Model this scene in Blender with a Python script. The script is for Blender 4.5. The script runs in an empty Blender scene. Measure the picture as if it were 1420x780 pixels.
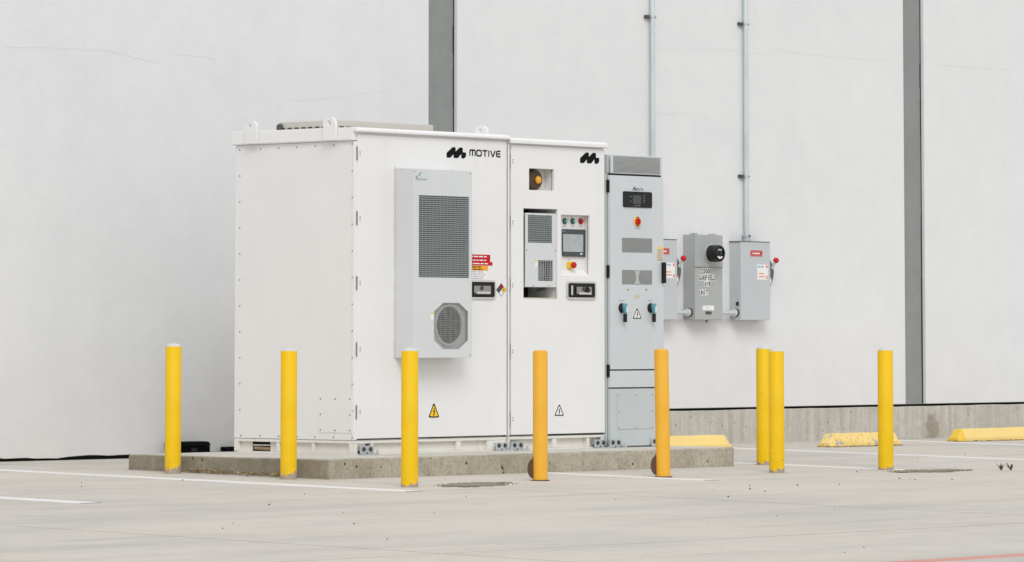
import bpy, bmesh, math, random
from mathutils import Vector, Matrix
random.seed(7)
R = math.radians
SC = bpy.context.scene
COL = SC.collection

# ------------------------------------------------------------------ camera
F_PX, YAW, PITCH, PPY = 5962.2, 0.846246, 0.07772, 4.87      # focal length in photo pixels (1420 wide)
CAM = Vector((-22.3558, -21.2806, 0.8346))
cd = bpy.data.cameras.new('camera')
cam = bpy.data.objects.new('camera', cd); COL.objects.link(cam)
cam.location = CAM
cam.rotation_euler = (math.pi / 2 + PITCH, 0, -YAW)
cd.sensor_fit = 'HORIZONTAL'; cd.sensor_width = 36.0
cd.lens = F_PX / 1420 * 36.0
cd.shift_y = -(390 - PPY) / 1420
cd.clip_start = 0.1; cd.clip_end = 2000
SC.camera = cam

# ------------------------------------------------------------------ light (bright overcast day)
SUN_EL, SUN_AZ = R(42), R(219)          # azimuth clockwise from +Y (north); the sun stands in front of the wall
w = bpy.data.worlds.new('World'); SC.world = w; w.use_nodes = True
nt = w.node_tree; nt.nodes.clear()
sky = nt.nodes.new('ShaderNodeTexSky'); sky.sky_type = 'NISHITA'; sky.sun_disc = False
sky.sun_elevation = SUN_EL; sky.sun_rotation = SUN_AZ; sky.dust_density = 4.0; sky.ozone_density = 1.0
hs = nt.nodes.new('ShaderNodeHueSaturation'); hs.inputs['Saturation'].default_value = 0.10
bg = nt.nodes.new('ShaderNodeBackground'); bg.inputs['Strength'].default_value = 0.11
wo = nt.nodes.new('ShaderNodeOutputWorld')
oc_ = nt.nodes.new('ShaderNodeMix'); oc_.data_type = 'RGBA'; oc_.inputs[0].default_value = 0.92     # even cloud layer over the clear sky
oc_.inputs[7].default_value = (7.6, 7.75, 7.95, 1)
nt.links.new(sky.outputs[0], hs.inputs['Color']); nt.links.new(hs.outputs[0], oc_.inputs[6]); nt.links.new(oc_.outputs[2], bg.inputs[0]); nt.links.new(bg.outputs[0], wo.inputs[0])
sd = bpy.data.lights.new('sun', 'SUN'); sd.energy = 1.15; sd.angle = R(28); sd.color = (1.0, 0.98, 0.955)
sun = bpy.data.objects.new('sun', sd); COL.objects.link(sun)
sv = Vector((math.sin(SUN_AZ) * math.cos(SUN_EL), math.cos(SUN_AZ) * math.cos(SUN_EL), math.sin(SUN_EL)))
sun.rotation_euler = sv.to_track_quat('Z', 'Y').to_euler()
vs = SC.view_settings
SC.display_settings.display_device = 'sRGB'
vs.view_transform = 'Standard'; vs.look = 'None'; vs.exposure = 0.20; vs.gamma = 1.0; vs.use_curve_mapping = False

# ------------------------------------------------------------------ photo pixel -> place
_fw = Vector((math.sin(YAW) * math.cos(PITCH), math.cos(YAW) * math.cos(PITCH), math.sin(PITCH)))
_rt = Vector((math.cos(YAW), -math.sin(YAW), 0)); _up = _rt.cross(_fw)
GA, GB, GC = -0.12942, -0.00214, 0.014155            # the lot falls gently away from the building
def gz(x, y): return GA + GB * x + GC * y
def ray(u, v): return _fw * F_PX + _rt * (u - 710) - _up * (v - PPY)
def at_y(u, v, Y): d = ray(u, v); return CAM + d * ((Y - CAM.y) / d.y)
def at_x(u, v, X): d = ray(u, v); return CAM + d * ((X - CAM.x) / d.x)
def ground(u, v):
    d = ray(u, v); n = Vector((-GB, -GC, 1)); return CAM + d * ((GA - n.dot(CAM)) / n.dot(d))
def FR(Y, u0, v0, u1, v1):
    um, vm = (u0 + u1) / 2, (v0 + v1) / 2
    return at_y(u0, vm, Y).x, at_y(u1, vm, Y).x, at_y(um, v1, Y).z, at_y(um, v0, Y).z
def SD(X, u0, v0, u1, v1):                # on a plane x = X; returns y0<y1, z0<z1
    um, vm = (u0 + u1) / 2, (v0 + v1) / 2
    return at_x(u1, vm, X).y, at_x(u0, vm, X).y, at_x(um, v1, X).z, at_x(um, v0, X).z

# ------------------------------------------------------------------ materials
MATS = {}
def _n(nt, t, **k):
    n = nt.nodes.new(t)
    for a, b in k.items(): setattr(n, a, b)
    return n
def mixc(nt, fac, a, b, mode='MIX'):
    m = _n(nt, 'ShaderNodeMix', data_type='RGBA', blend_type=mode)
    for s, v in ((0, fac), (6, a), (7, b)):
        if hasattr(v, 'is_linked'): nt.links.new(v, m.inputs[s])
        elif isinstance(v, (tuple, list)): m.inputs[s].default_value = (*v, 1) if len(v) == 3 else v
        else: m.inputs[s].default_value = v
    return m.outputs[2]
def ramp(nt, src, p0, p1, a=0.0, b=1.0):
    m = _n(nt, 'ShaderNodeMapRange'); m.clamp = True
    nt.links.new(src, m.inputs[0])
    for i, v in enumerate((p0, p1, a, b)): m.inputs[1 + i].default_value = v
    return m.outputs[0]
def math_(nt, op, a, b=0.0):
    m = _n(nt, 'ShaderNodeMath', operation=op)
    for i, v in enumerate((a, b)):
        if hasattr(v, 'is_linked'): nt.links.new(v, m.inputs[i])
        else: m.inputs[i].default_value = v
    return m.outputs[0]
def noise(nt, co, scale, detail=5, rough=.55, mapping=None):
    n = _n(nt, 'ShaderNodeTexNoise'); n.inputs['Scale'].default_value = scale
    n.inputs['Detail'].default_value = detail; n.inputs['Roughness'].default_value = rough
    if mapping:
        mp = _n(nt, 'ShaderNodeMapping'); mp.inputs['Scale'].default_value = mapping
        nt.links.new(co, mp.inputs[0]); co = mp.outputs[0]
    nt.links.new(co, n.inputs['Vector']); return n.outputs['Fac']
def new_mat(name):
    m = bpy.data.materials.new(name); m.use_nodes = True; nt = m.node_tree
    b = nt.nodes['Principled BSDF']; MATS[name] = m
    co = _n(nt, 'ShaderNodeTexCoord').outputs['Object']
    return m, nt, b, co
def bump(nt, b, src, dist, strength=1.0):
    n = _n(nt, 'ShaderNodeBump'); n.inputs['Distance'].default_value = dist; n.inputs['Strength'].default_value = strength
    nt.links.new(src, n.inputs['Height']); nt.links.new(n.outputs[0], b.inputs['Normal'])
def paint(name, col, var=.05, streak=.0, rough=.45, bmp=0.0008, dirt=(.42, .36, .27), spec=.4, metal=0.0):
    m, nt, b, co = new_mat(name)
    n1 = noise(nt, co, 1.7, 6)
    n2 = noise(nt, co, 60, 3)
    c = mixc(nt, ramp(nt, n1, .3, .7), tuple(x * (1 - var) for x in col), tuple(min(1, x * (1 + var)) for x in col))
    if streak:
        n3 = noise(nt, co, 1.0, 5, .6, (16, 16, .55))
        c = mixc(nt, ramp(nt, n3, .52, .85, 0, streak), c, dirt)
        n4 = noise(nt, co, 140, 2)
        c = mixc(nt, ramp(nt, n4, .70, .78, 0, streak * .8), c, dirt)
    nt.links.new(c, b.inputs['Base Color'])
    b.inputs['Roughness'].default_value = rough; b.inputs['Metallic'].default_value = metal
    b.inputs['Specular IOR Level'].default_value = spec
    nt.links.new(ramp(nt, n1, .2, .8, max(.05, rough - .08), rough + .1), b.inputs['Roughness'])
    if bmp: bump(nt, b, n2, bmp, .35)
    return m
def plain(name, col, rough=.5, metal=0.0, spec=.4):
    return paint(name, col, var=.04, rough=rough, bmp=0, metal=metal, spec=spec)

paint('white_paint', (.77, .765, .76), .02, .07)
paint('white_paint_shaded', (.75, .735, .725), .02, .02)  # same white as the doors, toned down to carry the side's shade
paint('grey_unit_paint', (.61, .632, .64), .03, .08)
paint('inverter_paint', (.565, .60, .62), .025, .08)
paint('inverter_lower_paint', (.50, .54, .555), .03, .1)
paint('meter_paint', (.39, .41, .405), .05, .12)
paint('switch_paint', (.50, .53, .545), .04, .12)
paint('beige_vent', (.52, .50, .45), .06, .35)
paint('galvanised', (.52, .55, .57), .15, .25, rough=.42, metal=.55)
paint('conduit_steel', (.58, .64, .66), .14, .35, rough=.45, metal=.3, dirt=(.30, .32, .31))
plain('chrome', (.72, .70, .66), .22, 1.0)
plain('latch_metal', (.36, .35, .33), .32, 1.0)
plain('black_plastic', (.012, .012, .013), .45, spec=.25)
plain('black_print', (.008, .008, .009), .7, spec=.08)
plain('seal_black', (.03, .029, .027), .8)
plain('dark_steel', (.09, .085, .08), .5, .4)
plain('hinge_grey', (.26, .25, .235), .5, .3)
plain('lever_grey', (.11, .115, .115), .5, .2)
paint('bright_zinc', (.70, .72, .72), .06, .1, rough=.35, metal=.4)
paint('base_paint', (.73, .71, .655), .04, .40)
plain('bait_black', (.005, .005, .006), .9, spec=.05)
plain('screw_grey', (.22, .21, .20), .5, .2)
plain('dark_void', (.02, .02, .02), .9)
plain('slat_grey', (.21, .25, .255), .5)
plain('slat_light', (.27, .295, .297), .5)
plain('guard_grey', (.44, .45, .44), .5)
plain('mesh_grey', (.43, .445, .44), .55)
plain('fan_grey', (.045, .045, .04), .6)
plain('shroud_grey', (.56, .57, .565), .5)
plain('red', (.52, .014, .018), .5, spec=.2)
plain('dark_red', (.26, .012, .02), .5)
plain('amber', (.80, .36, .02), .25)
plain('brown', (.075, .042, .022), .5)
plain('rust_brown', (.10, .055, .032), .8)
plain('orange_label', (.86, .36, .02), .5)
plain('yellow_label', (.86, .56, .02), .5)
plain('label_white', (.80, .80, .79), .5)
plain('tan_label', (.58, .50, .34), .6)
plain('text_grey', (.30, .30, .31), .6)
plain('text_blue', (.04, .22, .42), .6)
plain('text_orange', (.75, .16, .05), .6)
plain('teal', (.10, .30, .36), .35)
plain('green_lamp', (.03, .20, .15), .25)
plain('bezel', (.055, .07, .075), .45)
plain('display_dark', (.022, .026, .028), .25)
plain('envi_teal', (.16, .34, .38), .6)
plain('sealant', (.62, .58, .48), .7)
paint('horn_panel', (.70, .68, .62), .08, .3)
plain('glass_black', (.012, .012, .012), .08)
plain('leaf_green', (.085, .075, .035), .8, spec=.1)
plain('leaf_yellow', (.55, .38, .06), .7)
plain('leaf_brown', (.16, .10, .04), .8)
plain('stone_grey', (.10, .095, .085), .9)
paint('interior_beige', (.62, .57, .48), .1, .3)
paint('pipe_end', (.30, .22, .12), .2)

# screen glass with a smeary, dusty look
m, nt, b, co = new_mat('screen_glass')
c = mixc(nt, ramp(nt, noise(nt, co, 22, 4, .6), .3, .75), (.33, .37, .38), (.44, .48, .48))
nt.links.new(c, b.inputs['Base Color']); b.inputs['Roughness'].default_value = .18

# stucco coated tilt-up wall
m, nt, b, co = new_mat('wall_white')
n1 = noise(nt, co, .55, 7, .6); n2 = noise(nt, co, 3.2, 6, .6); n3 = noise(nt, co, 75, 4, .6); n4 = noise(nt, co, 260, 2)
c = mixc(nt, ramp(nt, n1, .32, .68), (.690, .697, .706), (.735, .738, .742))
c = mixc(nt, ramp(nt, n2, .42, .70, 0, .40), c, (.775, .775, .775))
ns = noise(nt, co, 1.0, 5, .6, (9, 9, .35))
c = mixc(nt, ramp(nt, ns, .55, .85, 0, .10), c, (.55, .54, .50))
sp = noise(nt, co, 38, 3, .6)
msk = noise(nt, co, .8, 4)
spm = math_(nt, 'MULTIPLY', ramp(nt, sp, .70, .76), ramp(nt, msk, .54, .68))
c = mixc(nt, math_(nt, 'MULTIPLY', spm, .5), c, (.36, .35, .32))
sx = _n(nt, 'ShaderNodeSeparateXYZ'); nt.links.new(co, sx.inputs[0])
low = math_(nt, 'MULTIPLY', ramp(nt, math_(nt, 'ADD', sx.outputs[2], math_(nt, 'MULTIPLY', n2, .9)), .40, 1.55, 1, 0), ramp(nt, n1, .36, .60))
c = mixc(nt, math_(nt, 'MULTIPLY', low, .32), c, (.62, .585, .525))      # splashed soil at the foot
nt.links.new(c, b.inputs['Base Color']); b.inputs['Roughness'].default_value = .85
b.inputs['Specular IOR Level'].default_value = .2
bump(nt, b, math_(nt, 'ADD', math_(nt, 'MULTIPLY', n3, .7), math_(nt, 'MULTIPLY', n2, 1.2)), .0045, .6)

PAD_X0 = -.9138
def concrete(name, ca, cb, stain, pits=.0, vstreak=.0, foot=None, grain=.0, dirty_x=None, spot=None):
    m, nt, b, co = new_mat(name)
    n1 = noise(nt, co, 1.3, 7, .62); n2 = noise(nt, co, 9, 6, .65); n3 = noise(nt, co, 120, 3)
    c = mixc(nt, ramp(nt, n1, .3, .7), ca, cb)
    c = mixc(nt, ramp(nt, n2, .45, .75, 0, .45), c, stain)
    c = mixc(nt, ramp(nt, n3, .35, .7, 0, .18), c, tuple(x * .55 for x in stain))
    ng = noise(nt, co, 42, 5, .7)
    c = mixc(nt, ramp(nt, ng, .50, .68, 0, grain), c, tuple(x * .45 for x in stain))
    c = mixc(nt, ramp(nt, ng, .46, .30, 0, grain * .7), c, tuple(min(.8, x * 1.25) for x in cb))
    h = math_(nt, 'ADD', n3, ng)
    if vstreak:
        v1 = noise(nt, co, 1.0, 4, .6, (14, 14, .6))
        c = mixc(nt, ramp(nt, v1, .45, .70, 0, vstreak), c, stain)
        v2 = noise(nt, co, 1.0, 4, .6, (24, 24, 1.1))
        c = mixc(nt, ramp(nt, v2, .56, .76, 0, vstreak), c, (.62, .60, .56))
    if pits:
        vo = _n(nt, 'ShaderNodeTexVoronoi'); vo.inputs['Scale'].default_value = 15; nt.links.new(co, vo.inputs['Vector'])
        pm = math_(nt, 'MULTIPLY', ramp(nt, vo.outputs['Distance'], .11, .19, 1, 0), ramp(nt, noise(nt, co, 7, 3), .5, .56))
        c = mixc(nt, math_(nt, 'MULTIPLY', pm, pits), c, (.06, .05, .04))
        h = math_(nt, 'SUBTRACT', h, math_(nt, 'MULTIPLY', pm, 2.5))
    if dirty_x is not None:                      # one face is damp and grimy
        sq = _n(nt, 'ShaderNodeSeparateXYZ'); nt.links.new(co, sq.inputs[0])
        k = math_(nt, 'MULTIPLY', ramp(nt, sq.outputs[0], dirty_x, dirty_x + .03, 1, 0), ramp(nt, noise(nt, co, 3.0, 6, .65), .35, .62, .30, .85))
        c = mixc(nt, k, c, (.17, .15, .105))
    if spot is not None:                         # moss and rust bleeding out of the joint
        vd = _n(nt, 'ShaderNodeVectorMath', operation='SUBTRACT'); nt.links.new(co, vd.inputs[0]); vd.inputs[1].default_value = spot
        vm = _n(nt, 'ShaderNodeVectorMath', operation='MULTIPLY'); nt.links.new(vd.outputs[0], vm.inputs[0]); vm.inputs[1].default_value = (6.5, 0, 4.2)
        vl = _n(nt, 'ShaderNodeVectorMath', operation='LENGTH'); nt.links.new(vm.outputs[0], vl.inputs[0])
        k = ramp(nt, math_(nt, 'ADD', vl.outputs['Value'], math_(nt, 'MULTIPLY', n2, 2.4)), 1.55, 2.1, 1, 0)
        c = mixc(nt, math_(nt, 'MULTIPLY', k, .6), c, (.20, .165, .10))
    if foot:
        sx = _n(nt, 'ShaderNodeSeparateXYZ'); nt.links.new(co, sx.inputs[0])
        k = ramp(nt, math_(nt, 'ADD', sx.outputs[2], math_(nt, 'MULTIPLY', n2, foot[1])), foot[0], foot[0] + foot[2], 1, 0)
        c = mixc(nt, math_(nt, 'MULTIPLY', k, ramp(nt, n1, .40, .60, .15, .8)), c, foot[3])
    nt.links.new(c, b.inputs['Base Color']); b.inputs['Roughness'].default_value = .9
    b.inputs['Specular IOR Level'].default_value = .25
    bump(nt, b, h, .004, .6)
    return m
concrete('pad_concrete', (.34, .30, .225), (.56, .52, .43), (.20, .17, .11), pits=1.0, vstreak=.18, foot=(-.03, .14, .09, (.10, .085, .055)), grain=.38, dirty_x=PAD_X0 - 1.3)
concrete('pad_top', (.52, .50, .45), (.62, .60, .55), (.42, .39, .33))
concrete('plinth_concrete', (.52, .495, .44), (.62, .595, .54), (.36, .325, .26), pits=.4, vstreak=.7, grain=.18, spot=(7.03, 0, .05))
concrete('joint_concrete', (.255, .27, .262), (.30, .315, .305), (.22, .235, .225), vstreak=.12)

# the lot: pale trowelled concrete with tyre-dark drags and freckles
m, nt, b, co = new_mat('lot_concrete')
n1 = noise(nt, co, .28, 7, .6); n2 = noise(nt, co, 1.1, 7, .65, (.5, 1.4, 1)); n3 = noise(nt, co, 90, 3); n5 = noise(nt, co, 5, 6, .7)
c = mixc(nt, ramp(nt, n1, .34, .66), (.54, .50, .445), (.56, .535, .49))
c = mixc(nt, ramp(nt, n2, .46, .66, 0, .60), c, (.40, .392, .372))
c = mixc(nt, ramp(nt, n5, .50, .70, 0, .45), c, (.40, .375, .33))
c = mixc(nt, ramp(nt, noise(nt, co, .75, 6, .65), .52, .68, 0, .45), c, (.44, .415, .375))
c = mixc(nt, ramp(nt, n3, .35, .75, 0, .25), c, (.30, .285, .26))
vo = _n(nt, 'ShaderNodeTexVoronoi'); vo.inputs['Scale'].default_value = 5.0; nt.links.new(co, vo.inputs['Vector'])
fk = math_(nt, 'MULTIPLY', ramp(nt, vo.outputs['Distance'], .04, .09, 1, 0), ramp(nt, noise(nt, co, 1.6, 4), .52, .6))
c = mixc(nt, math_(nt, 'MULTIPLY', fk, .4), c, (.16, .15, .13))
nw = noise(nt, co, .19, 4, .5)
c = mixc(nt, ramp(nt, nw, .42, .62, 0, .5), c, (.60, .54, .47))
nd = noise(nt, co, 1.0, 6, .65, (.35, 2.6, 1))                     # faint drag and tyre marks along the aisle
c = mixc(nt, ramp(nt, nd, .53, .70, 0, .42), c, (.34, .335, .32))
nt.links.new(c, b.inputs['Base Color']); b.inputs['Roughness'].default_value = .8; b.inputs['Specular IOR Level'].default_value = .3
bump(nt, b, math_(nt, 'ADD', n3, n5), .003, .5)
concrete('joint_filler', (.32, .30, .27), (.40, .38, .35), (.20, .18, .15))

def worn_paint(name, col, under, thr=.60):
    m, nt, b, co = new_mat(name)
    n1 = noise(nt, co, 26, 6, .7)
    n2 = noise(nt, co, 2.2, 4)
    c = mixc(nt, ramp(nt, n2, .3, .7), tuple(x * .93 for x in col), col)
    c = mixc(nt, ramp(nt, n1, thr, thr + .08), c, under)
    nt.links.new(c, b.inputs['Base Color']); b.inputs['Roughness'].default_value = .75
    return m
worn_paint('line_white', (.74, .74, .73), (.50, .48, .45), .62)
worn_paint('line_red', (.56, .27, .22), (.44, .36, .32), .58)

def bollard_paint(name, col, foot, spots):
    m, nt, b, co = new_mat(name)
    sx = _n(nt, 'ShaderNodeSeparateXYZ'); nt.links.new(co, sx.inputs[0]); z = sx.outputs[2]
    n1 = noise(nt, co, 14, 6, .65); n2 = noise(nt, co, 3, 5); n3 = noise(nt, co, 45, 4, .6)
    c = mixc(nt, ramp(nt, n2, .3, .7), tuple(x * .92 for x in col), col)
    c = mixc(nt, ramp(nt, noise(nt, co, 1.0, 4, .6, (30, 30, 1.4)), .5, .8, 0, .18), c, tuple(x * .72 for x in col))
    c = mixc(nt, ramp(nt, noise(nt, co, 1.6, 5, .6), .45, .70, 0, .35), c, (col[0] * 1.04, col[1] * 1.16, col[2] + .07))   # sun-faded patches
    # paint knocked off near the ground, sparse chips higher up
    k = math_(nt, 'ADD', n1, ramp(nt, z, 0.0, foot, .30, -.25))
    c = mixc(nt, ramp(nt, k, .60, .64), c, (.36, .30, .23))
    k2 = math_(nt, 'ADD', n3, ramp(nt, z, 0.0, .35, .06, 0))
    c = mixc(nt, ramp(nt, k2, spots, spots + .03), c, (.10, .06, .035))
    nt.links.new(c, b.inputs['Base Color']); b.inputs['Roughness'].default_value = .55; b.inputs['Specular IOR Level'].default_value = .3
    bump(nt, b, n3, .0012, .5)
    return m
BY = (.80, .50, .0); BO = (.80, .42, .035)
bollard_paint('bollard_yellow_scuffed', BY, .16, .74)
bollard_paint('bollard_yellow', BY, .07, .755)
bollard_paint('bollard_yellow_rusty', BY, .09, .70)
bollard_paint('bollard_orange', BO, .015, .80)

def stop_paint(name, col, thr, half):
    m, nt, b, co = new_mat(name)
    n1 = noise(nt, co, 11, 6, .7); n2 = noise(nt, co, 2.5, 4); n3 = noise(nt, co, 34, 5, .65)
    c = mixc(nt, ramp(nt, n2, .3, .7), tuple(x * .94 for x in col), col)
    se = _n(nt, 'ShaderNodeSeparateXYZ'); nt.links.new(co, se.inputs[0])          # left end coloured deeper yellow, its shaded look painted in
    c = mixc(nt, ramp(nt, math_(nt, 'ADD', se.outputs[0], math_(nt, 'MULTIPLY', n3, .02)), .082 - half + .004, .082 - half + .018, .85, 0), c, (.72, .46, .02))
    c = mixc(nt, ramp(nt, n3, thr - .02, thr + .04), c, (.62, .36, .06))
    c = mixc(nt, ramp(nt, n1, thr, thr + .03), c, (.40, .38, .34))
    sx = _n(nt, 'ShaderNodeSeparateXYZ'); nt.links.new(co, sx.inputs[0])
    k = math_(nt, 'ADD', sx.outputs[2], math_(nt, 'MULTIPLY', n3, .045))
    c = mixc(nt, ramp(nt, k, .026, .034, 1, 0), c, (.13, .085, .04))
    nt.links.new(c, b.inputs['Base Color']); b.inputs['Roughness'].default_value = .7
    bump(nt, b, n3, .003, .6)
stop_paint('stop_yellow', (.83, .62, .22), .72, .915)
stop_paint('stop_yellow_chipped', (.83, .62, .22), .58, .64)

# ------------------------------------------------------------------ mesh helpers
class MB:
    def __init__(s): s.v = []; s.f = []
    def add(s, vs, fs):
        k = len(s.v); s.v += [tuple(p) for p in vs]; s.f += [tuple(i + k for i in f) for f in fs]; return s
    def box(s, x0, x1, y0, y1, z0, z1):
        if x0 > x1: x0, x1 = x1, x0
        if y0 > y1: y0, y1 = y1, y0
        if z0 > z1: z0, z1 = z1, z0
        return s.add([(x0, y0, z0), (x1, y0, z0), (x1, y1, z0), (x0, y1, z0), (x0, y0, z1), (x1, y0, z1), (x1, y1, z1), (x0, y1, z1)],
                     [(3, 2, 1, 0), (4, 5, 6, 7), (0, 1, 5, 4), (1, 2, 6, 5), (2, 3, 7, 6), (3, 0, 4, 7)])
    def poly_y(s, pts, y0, y1):            # (x,z) polygon, counter-clockwise seen from -y, extruded from y0 (front) to y1 (back)
        n = len(pts)
        a = sum(pts[i][0] * pts[(i + 1) % n][1] - pts[(i + 1) % n][0] * pts[i][1] for i in range(n))
        if a < 0: pts = pts[::-1]
        vs = [(x, y0, z) for x, z in pts] + [(x, y1, z) for x, z in pts]
        fs = [tuple(range(n)), tuple(range(2 * n - 1, n - 1, -1))] + [((i + 1) % n, i, n + i, n + (i + 1) % n) for i in range(n)]
        return s.add(vs, fs)
    def poly_x(s, pts, x0, x1):            # (y,z) polygon extruded along x
        n = len(pts)
        a = sum(pts[i][0] * pts[(i + 1) % n][1] - pts[(i + 1) % n][0] * pts[i][1] for i in range(n))
        if a < 0: pts = pts[::-1]
        if x0 > x1: x0, x1 = x1, x0
        vs = [(x1, y, z) for y, z in pts] + [(x0, y, z) for y, z in pts]
        fs = [tuple(range(n)), tuple(range(2 * n - 1, n - 1, -1))] + [((i + 1) % n, i, n + i, n + (i + 1) % n) for i in range(n)]
        return s.add(vs, fs)
    def lathe(s, o, axis, prof, n=24, caps=True):   # prof: (radius, distance along axis)
        ax = Vector(axis).normalized(); o = Vector(o)
        t = Vector((0, 0, 1)) if abs(ax.z) < .9 else Vector((1, 0, 0))
        e1 = t.cross(ax).normalized(); e2 = ax.cross(e1)
        vs = []; fs = []
        for r, h in prof:
            for i in range(n):
                a = 2 * math.pi * i / n
                vs.append(o + ax * h + e1 * (math.cos(a) * r) + e2 * (math.sin(a) * r))
        for j in range(len(prof) - 1):
            for i in range(n):
                i2 = (i + 1) % n
                fs.append((j * n + i, j * n + i2, (j + 1) * n + i2, (j + 1) * n + i))
        if caps:
            fs.append(tuple(range(n - 1, -1, -1))); k = (len(prof) - 1) * n; fs.append(tuple(range(k, k + n)))
        return s.add(vs, fs)
    def tube(s, a, b, r, n=16):
        a = Vector(a); b = Vector(b); return s.lathe(a, b - a, [(r, 0), (r, (b - a).length)], n)
    def bar(s, a, b, wd, y0, y1):          # flat stroke in the xz plane from a to b (x,z)
        ax, az = a; bx, bz = b; dx, dz = bx - ax, bz - az; l = math.hypot(dx, dz) or 1e-6
        nx, nz = -dz / l * wd / 2, dx / l * wd / 2; ex, ez = dx / l * wd / 2 * .6, dz / l * wd / 2 * .6
        return s.poly_y([(ax - ex + nx, az - ez + nz), (ax - ex - nx, az - ez - nz), (bx + ex - nx, bz + ez - nz), (bx + ex + nx, bz + ez + nz)], y0, y1)
    def holed(s, x0, x1, z0, z1, y0, y1, holes):     # slab facing -y with rectangular openings
        xs = sorted({x0, x1, *[h[0] for h in holes], *[h[1] for h in holes]}); zs = sorted({z0, z1, *[h[2] for h in holes], *[h[3] for h in holes]})
        nx, nz = len(xs) - 1, len(zs) - 1
        def solid(i, j):
            if i < 0 or j < 0 or i >= nx or j >= nz: return False
            cx, cz = (xs[i] + xs[i + 1]) / 2, (zs[j] + zs[j + 1]) / 2
            return not any(h[0] < cx < h[1] and h[2] < cz < h[3] for h in holes)
        idx = {}
        def V(i, j, k):
            if (i, j, k) not in idx: idx[(i, j, k)] = len(s.v); s.v.append((xs[i], (y0, y1)[k], zs[j]))
            return idx[(i, j, k)]
        for i in range(nx):
            for j in range(nz):
                if not solid(i, j): continue
                s.f.append((V(i, j, 0), V(i + 1, j, 0), V(i + 1, j + 1, 0), V(i, j + 1, 0)))
                s.f.append((V(i, j + 1, 1), V(i + 1, j + 1, 1), V(i + 1, j, 1), V(i, j, 1)))
                if not solid(i - 1, j): s.f.append((V(i, j, 0), V(i, j + 1, 0), V(i, j + 1, 1), V(i, j, 1)))
                if not solid(i + 1, j): s.f.append((V(i + 1, j, 1), V(i + 1, j + 1, 1), V(i + 1, j + 1, 0), V(i + 1, j, 0)))
                if not solid(i, j - 1): s.f.append((V(i, j, 1), V(i + 1, j, 1), V(i + 1, j, 0), V(i, j, 0)))
                if not solid(i, j + 1): s.f.append((V(i, j + 1, 0), V(i + 1, j + 1, 0), V(i + 1, j + 1, 1), V(i, j + 1, 1)))
        return s

def root_of(o):
    while o.parent: o = o.parent
    return o
def mesh_of(mb, name, mat, org=Vector((0, 0, 0)), smooth=False):
    me = bpy.data.meshes.new(name)
    me.from_pydata([tuple(Vector(p) - org) for p in mb.v], [], mb.f)
    me.materials.append(MATS[mat])
    if smooth:
        for p in me.polygons: p.use_smooth = True
    me.update(); return me
def build(name, mb, mat, parent=None, bev=0.0, smooth=False, kind=None, seg=2, org=None):
    if parent is not None: org = root_of(parent).location
    elif org is None: org = Vector((0, 0, 0))
    org = Vector(org)
    o = bpy.data.objects.new(name, mesh_of(mb, name, mat, org, smooth)); COL.objects.link(o)
    if parent is not None: o.parent = parent
    else: o.location = org
    if bev:
        md = o.modifiers.new('bevel', 'BEVEL'); md.width = bev; md.segments = seg; md.limit_method = 'ANGLE'; md.angle_limit = R(40)
    if smooth:
        md = o.modifiers.new('split', 'EDGE_SPLIT'); md.split_angle = R(40)
    if kind: o['kind'] = kind
    return o
def thing(name, label, cat, loc, group=None):
    o = bpy.data.objects.new(name, None); COL.objects.link(o); o.location = loc; o.empty_display_size = .1
    o['label'] = label; o['category'] = cat
    if group: o['group'] = group
    return o
def tag(o, label, cat, group=None):
    o['label'] = label; o['category'] = cat
    if group: o['group'] = group
    return o
def piece(name, me, loc, parent):
    o = bpy.data.objects.new(name, me); COL.objects.link(o); o.parent = parent
    o.location = Vector(loc) - root_of(parent).location; return o

def text_part(name, s, rect, y, mat, parent, th=.001, bold=0.0):
    x0, x1, z0, z1 = rect
    cu = bpy.data.curves.new('t', 'FONT'); cu.body = s; cu.extrude = .02; cu.resolution_u = 3; cu.offset = bold
    ob = bpy.data.objects.new('t', cu); COL.objects.link(ob)
    dg = bpy.context.evaluated_depsgraph_get(); me = bpy.data.meshes.new_from_object(ob.evaluated_get(dg))
    bpy.data.objects.remove(ob); bpy.data.curves.remove(cu)
    xs = [v.co.x for v in me.vertices]; ys = [v.co.y for v in me.vertices]
    ax, bx, ay, by = min(xs), max(xs), min(ys), max(ys)
    mb = MB()
    mb.v = [(x0 + (v.co.x - ax) / (bx - ax) * (x1 - x0), y - (th if v.co.z > 0 else 0), z0 + (v.co.y - ay) / (by - ay) * (z1 - z0)) for v in me.vertices]
    mb.f = [tuple(p.vertices) for p in me.polygons]
    bpy.data.meshes.remove(me)
    return build(name, mb, mat, parent)
def word_lines(name, rect, y, n, mat, parent, fill=.55, th=.0012, seed=1, margin=.08):
    rnd = random.Random(seed); x0, x1, z0, z1 = rect; mb = MB(); hl = (z1 - z0) / n; W = x1 - x0
    for i in range(n):
        zc = z1 - hl * (i + .5); x = x0 + W * margin + rnd.random() * W * .05; end = x1 - W * margin - rnd.random() * W * .12
        while x < end:
            l = min(W * (.08 + rnd.random() * .16), end - x)
            if l > W * .02: mb.box(x, x + l, y - th, y, zc - hl * fill / 2, zc + hl * fill / 2)
            x += l + W * .035
    return build(name, mb, mat, parent)
def rect_part(name, rect, y0, y1, mat, parent, bev=0):
    return build(name, MB().box(rect[0], rect[1], y0, y1, rect[2], rect[3]), mat, parent, bev)
def rrect(x0, x1, z0, z1, r, n=5):
    pts = []
    for cx, cz, a0 in ((x1 - r, z0 + r, -90), (x1 - r, z1 - r, 0), (x0 + r, z1 - r, 90), (x0 + r, z0 + r, 180)):
        for i in range(n + 1):
            a = R(a0 + 90 * i / n); pts.append((cx + math.cos(a) * r, cz + math.sin(a) * r))
    return pts
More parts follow.
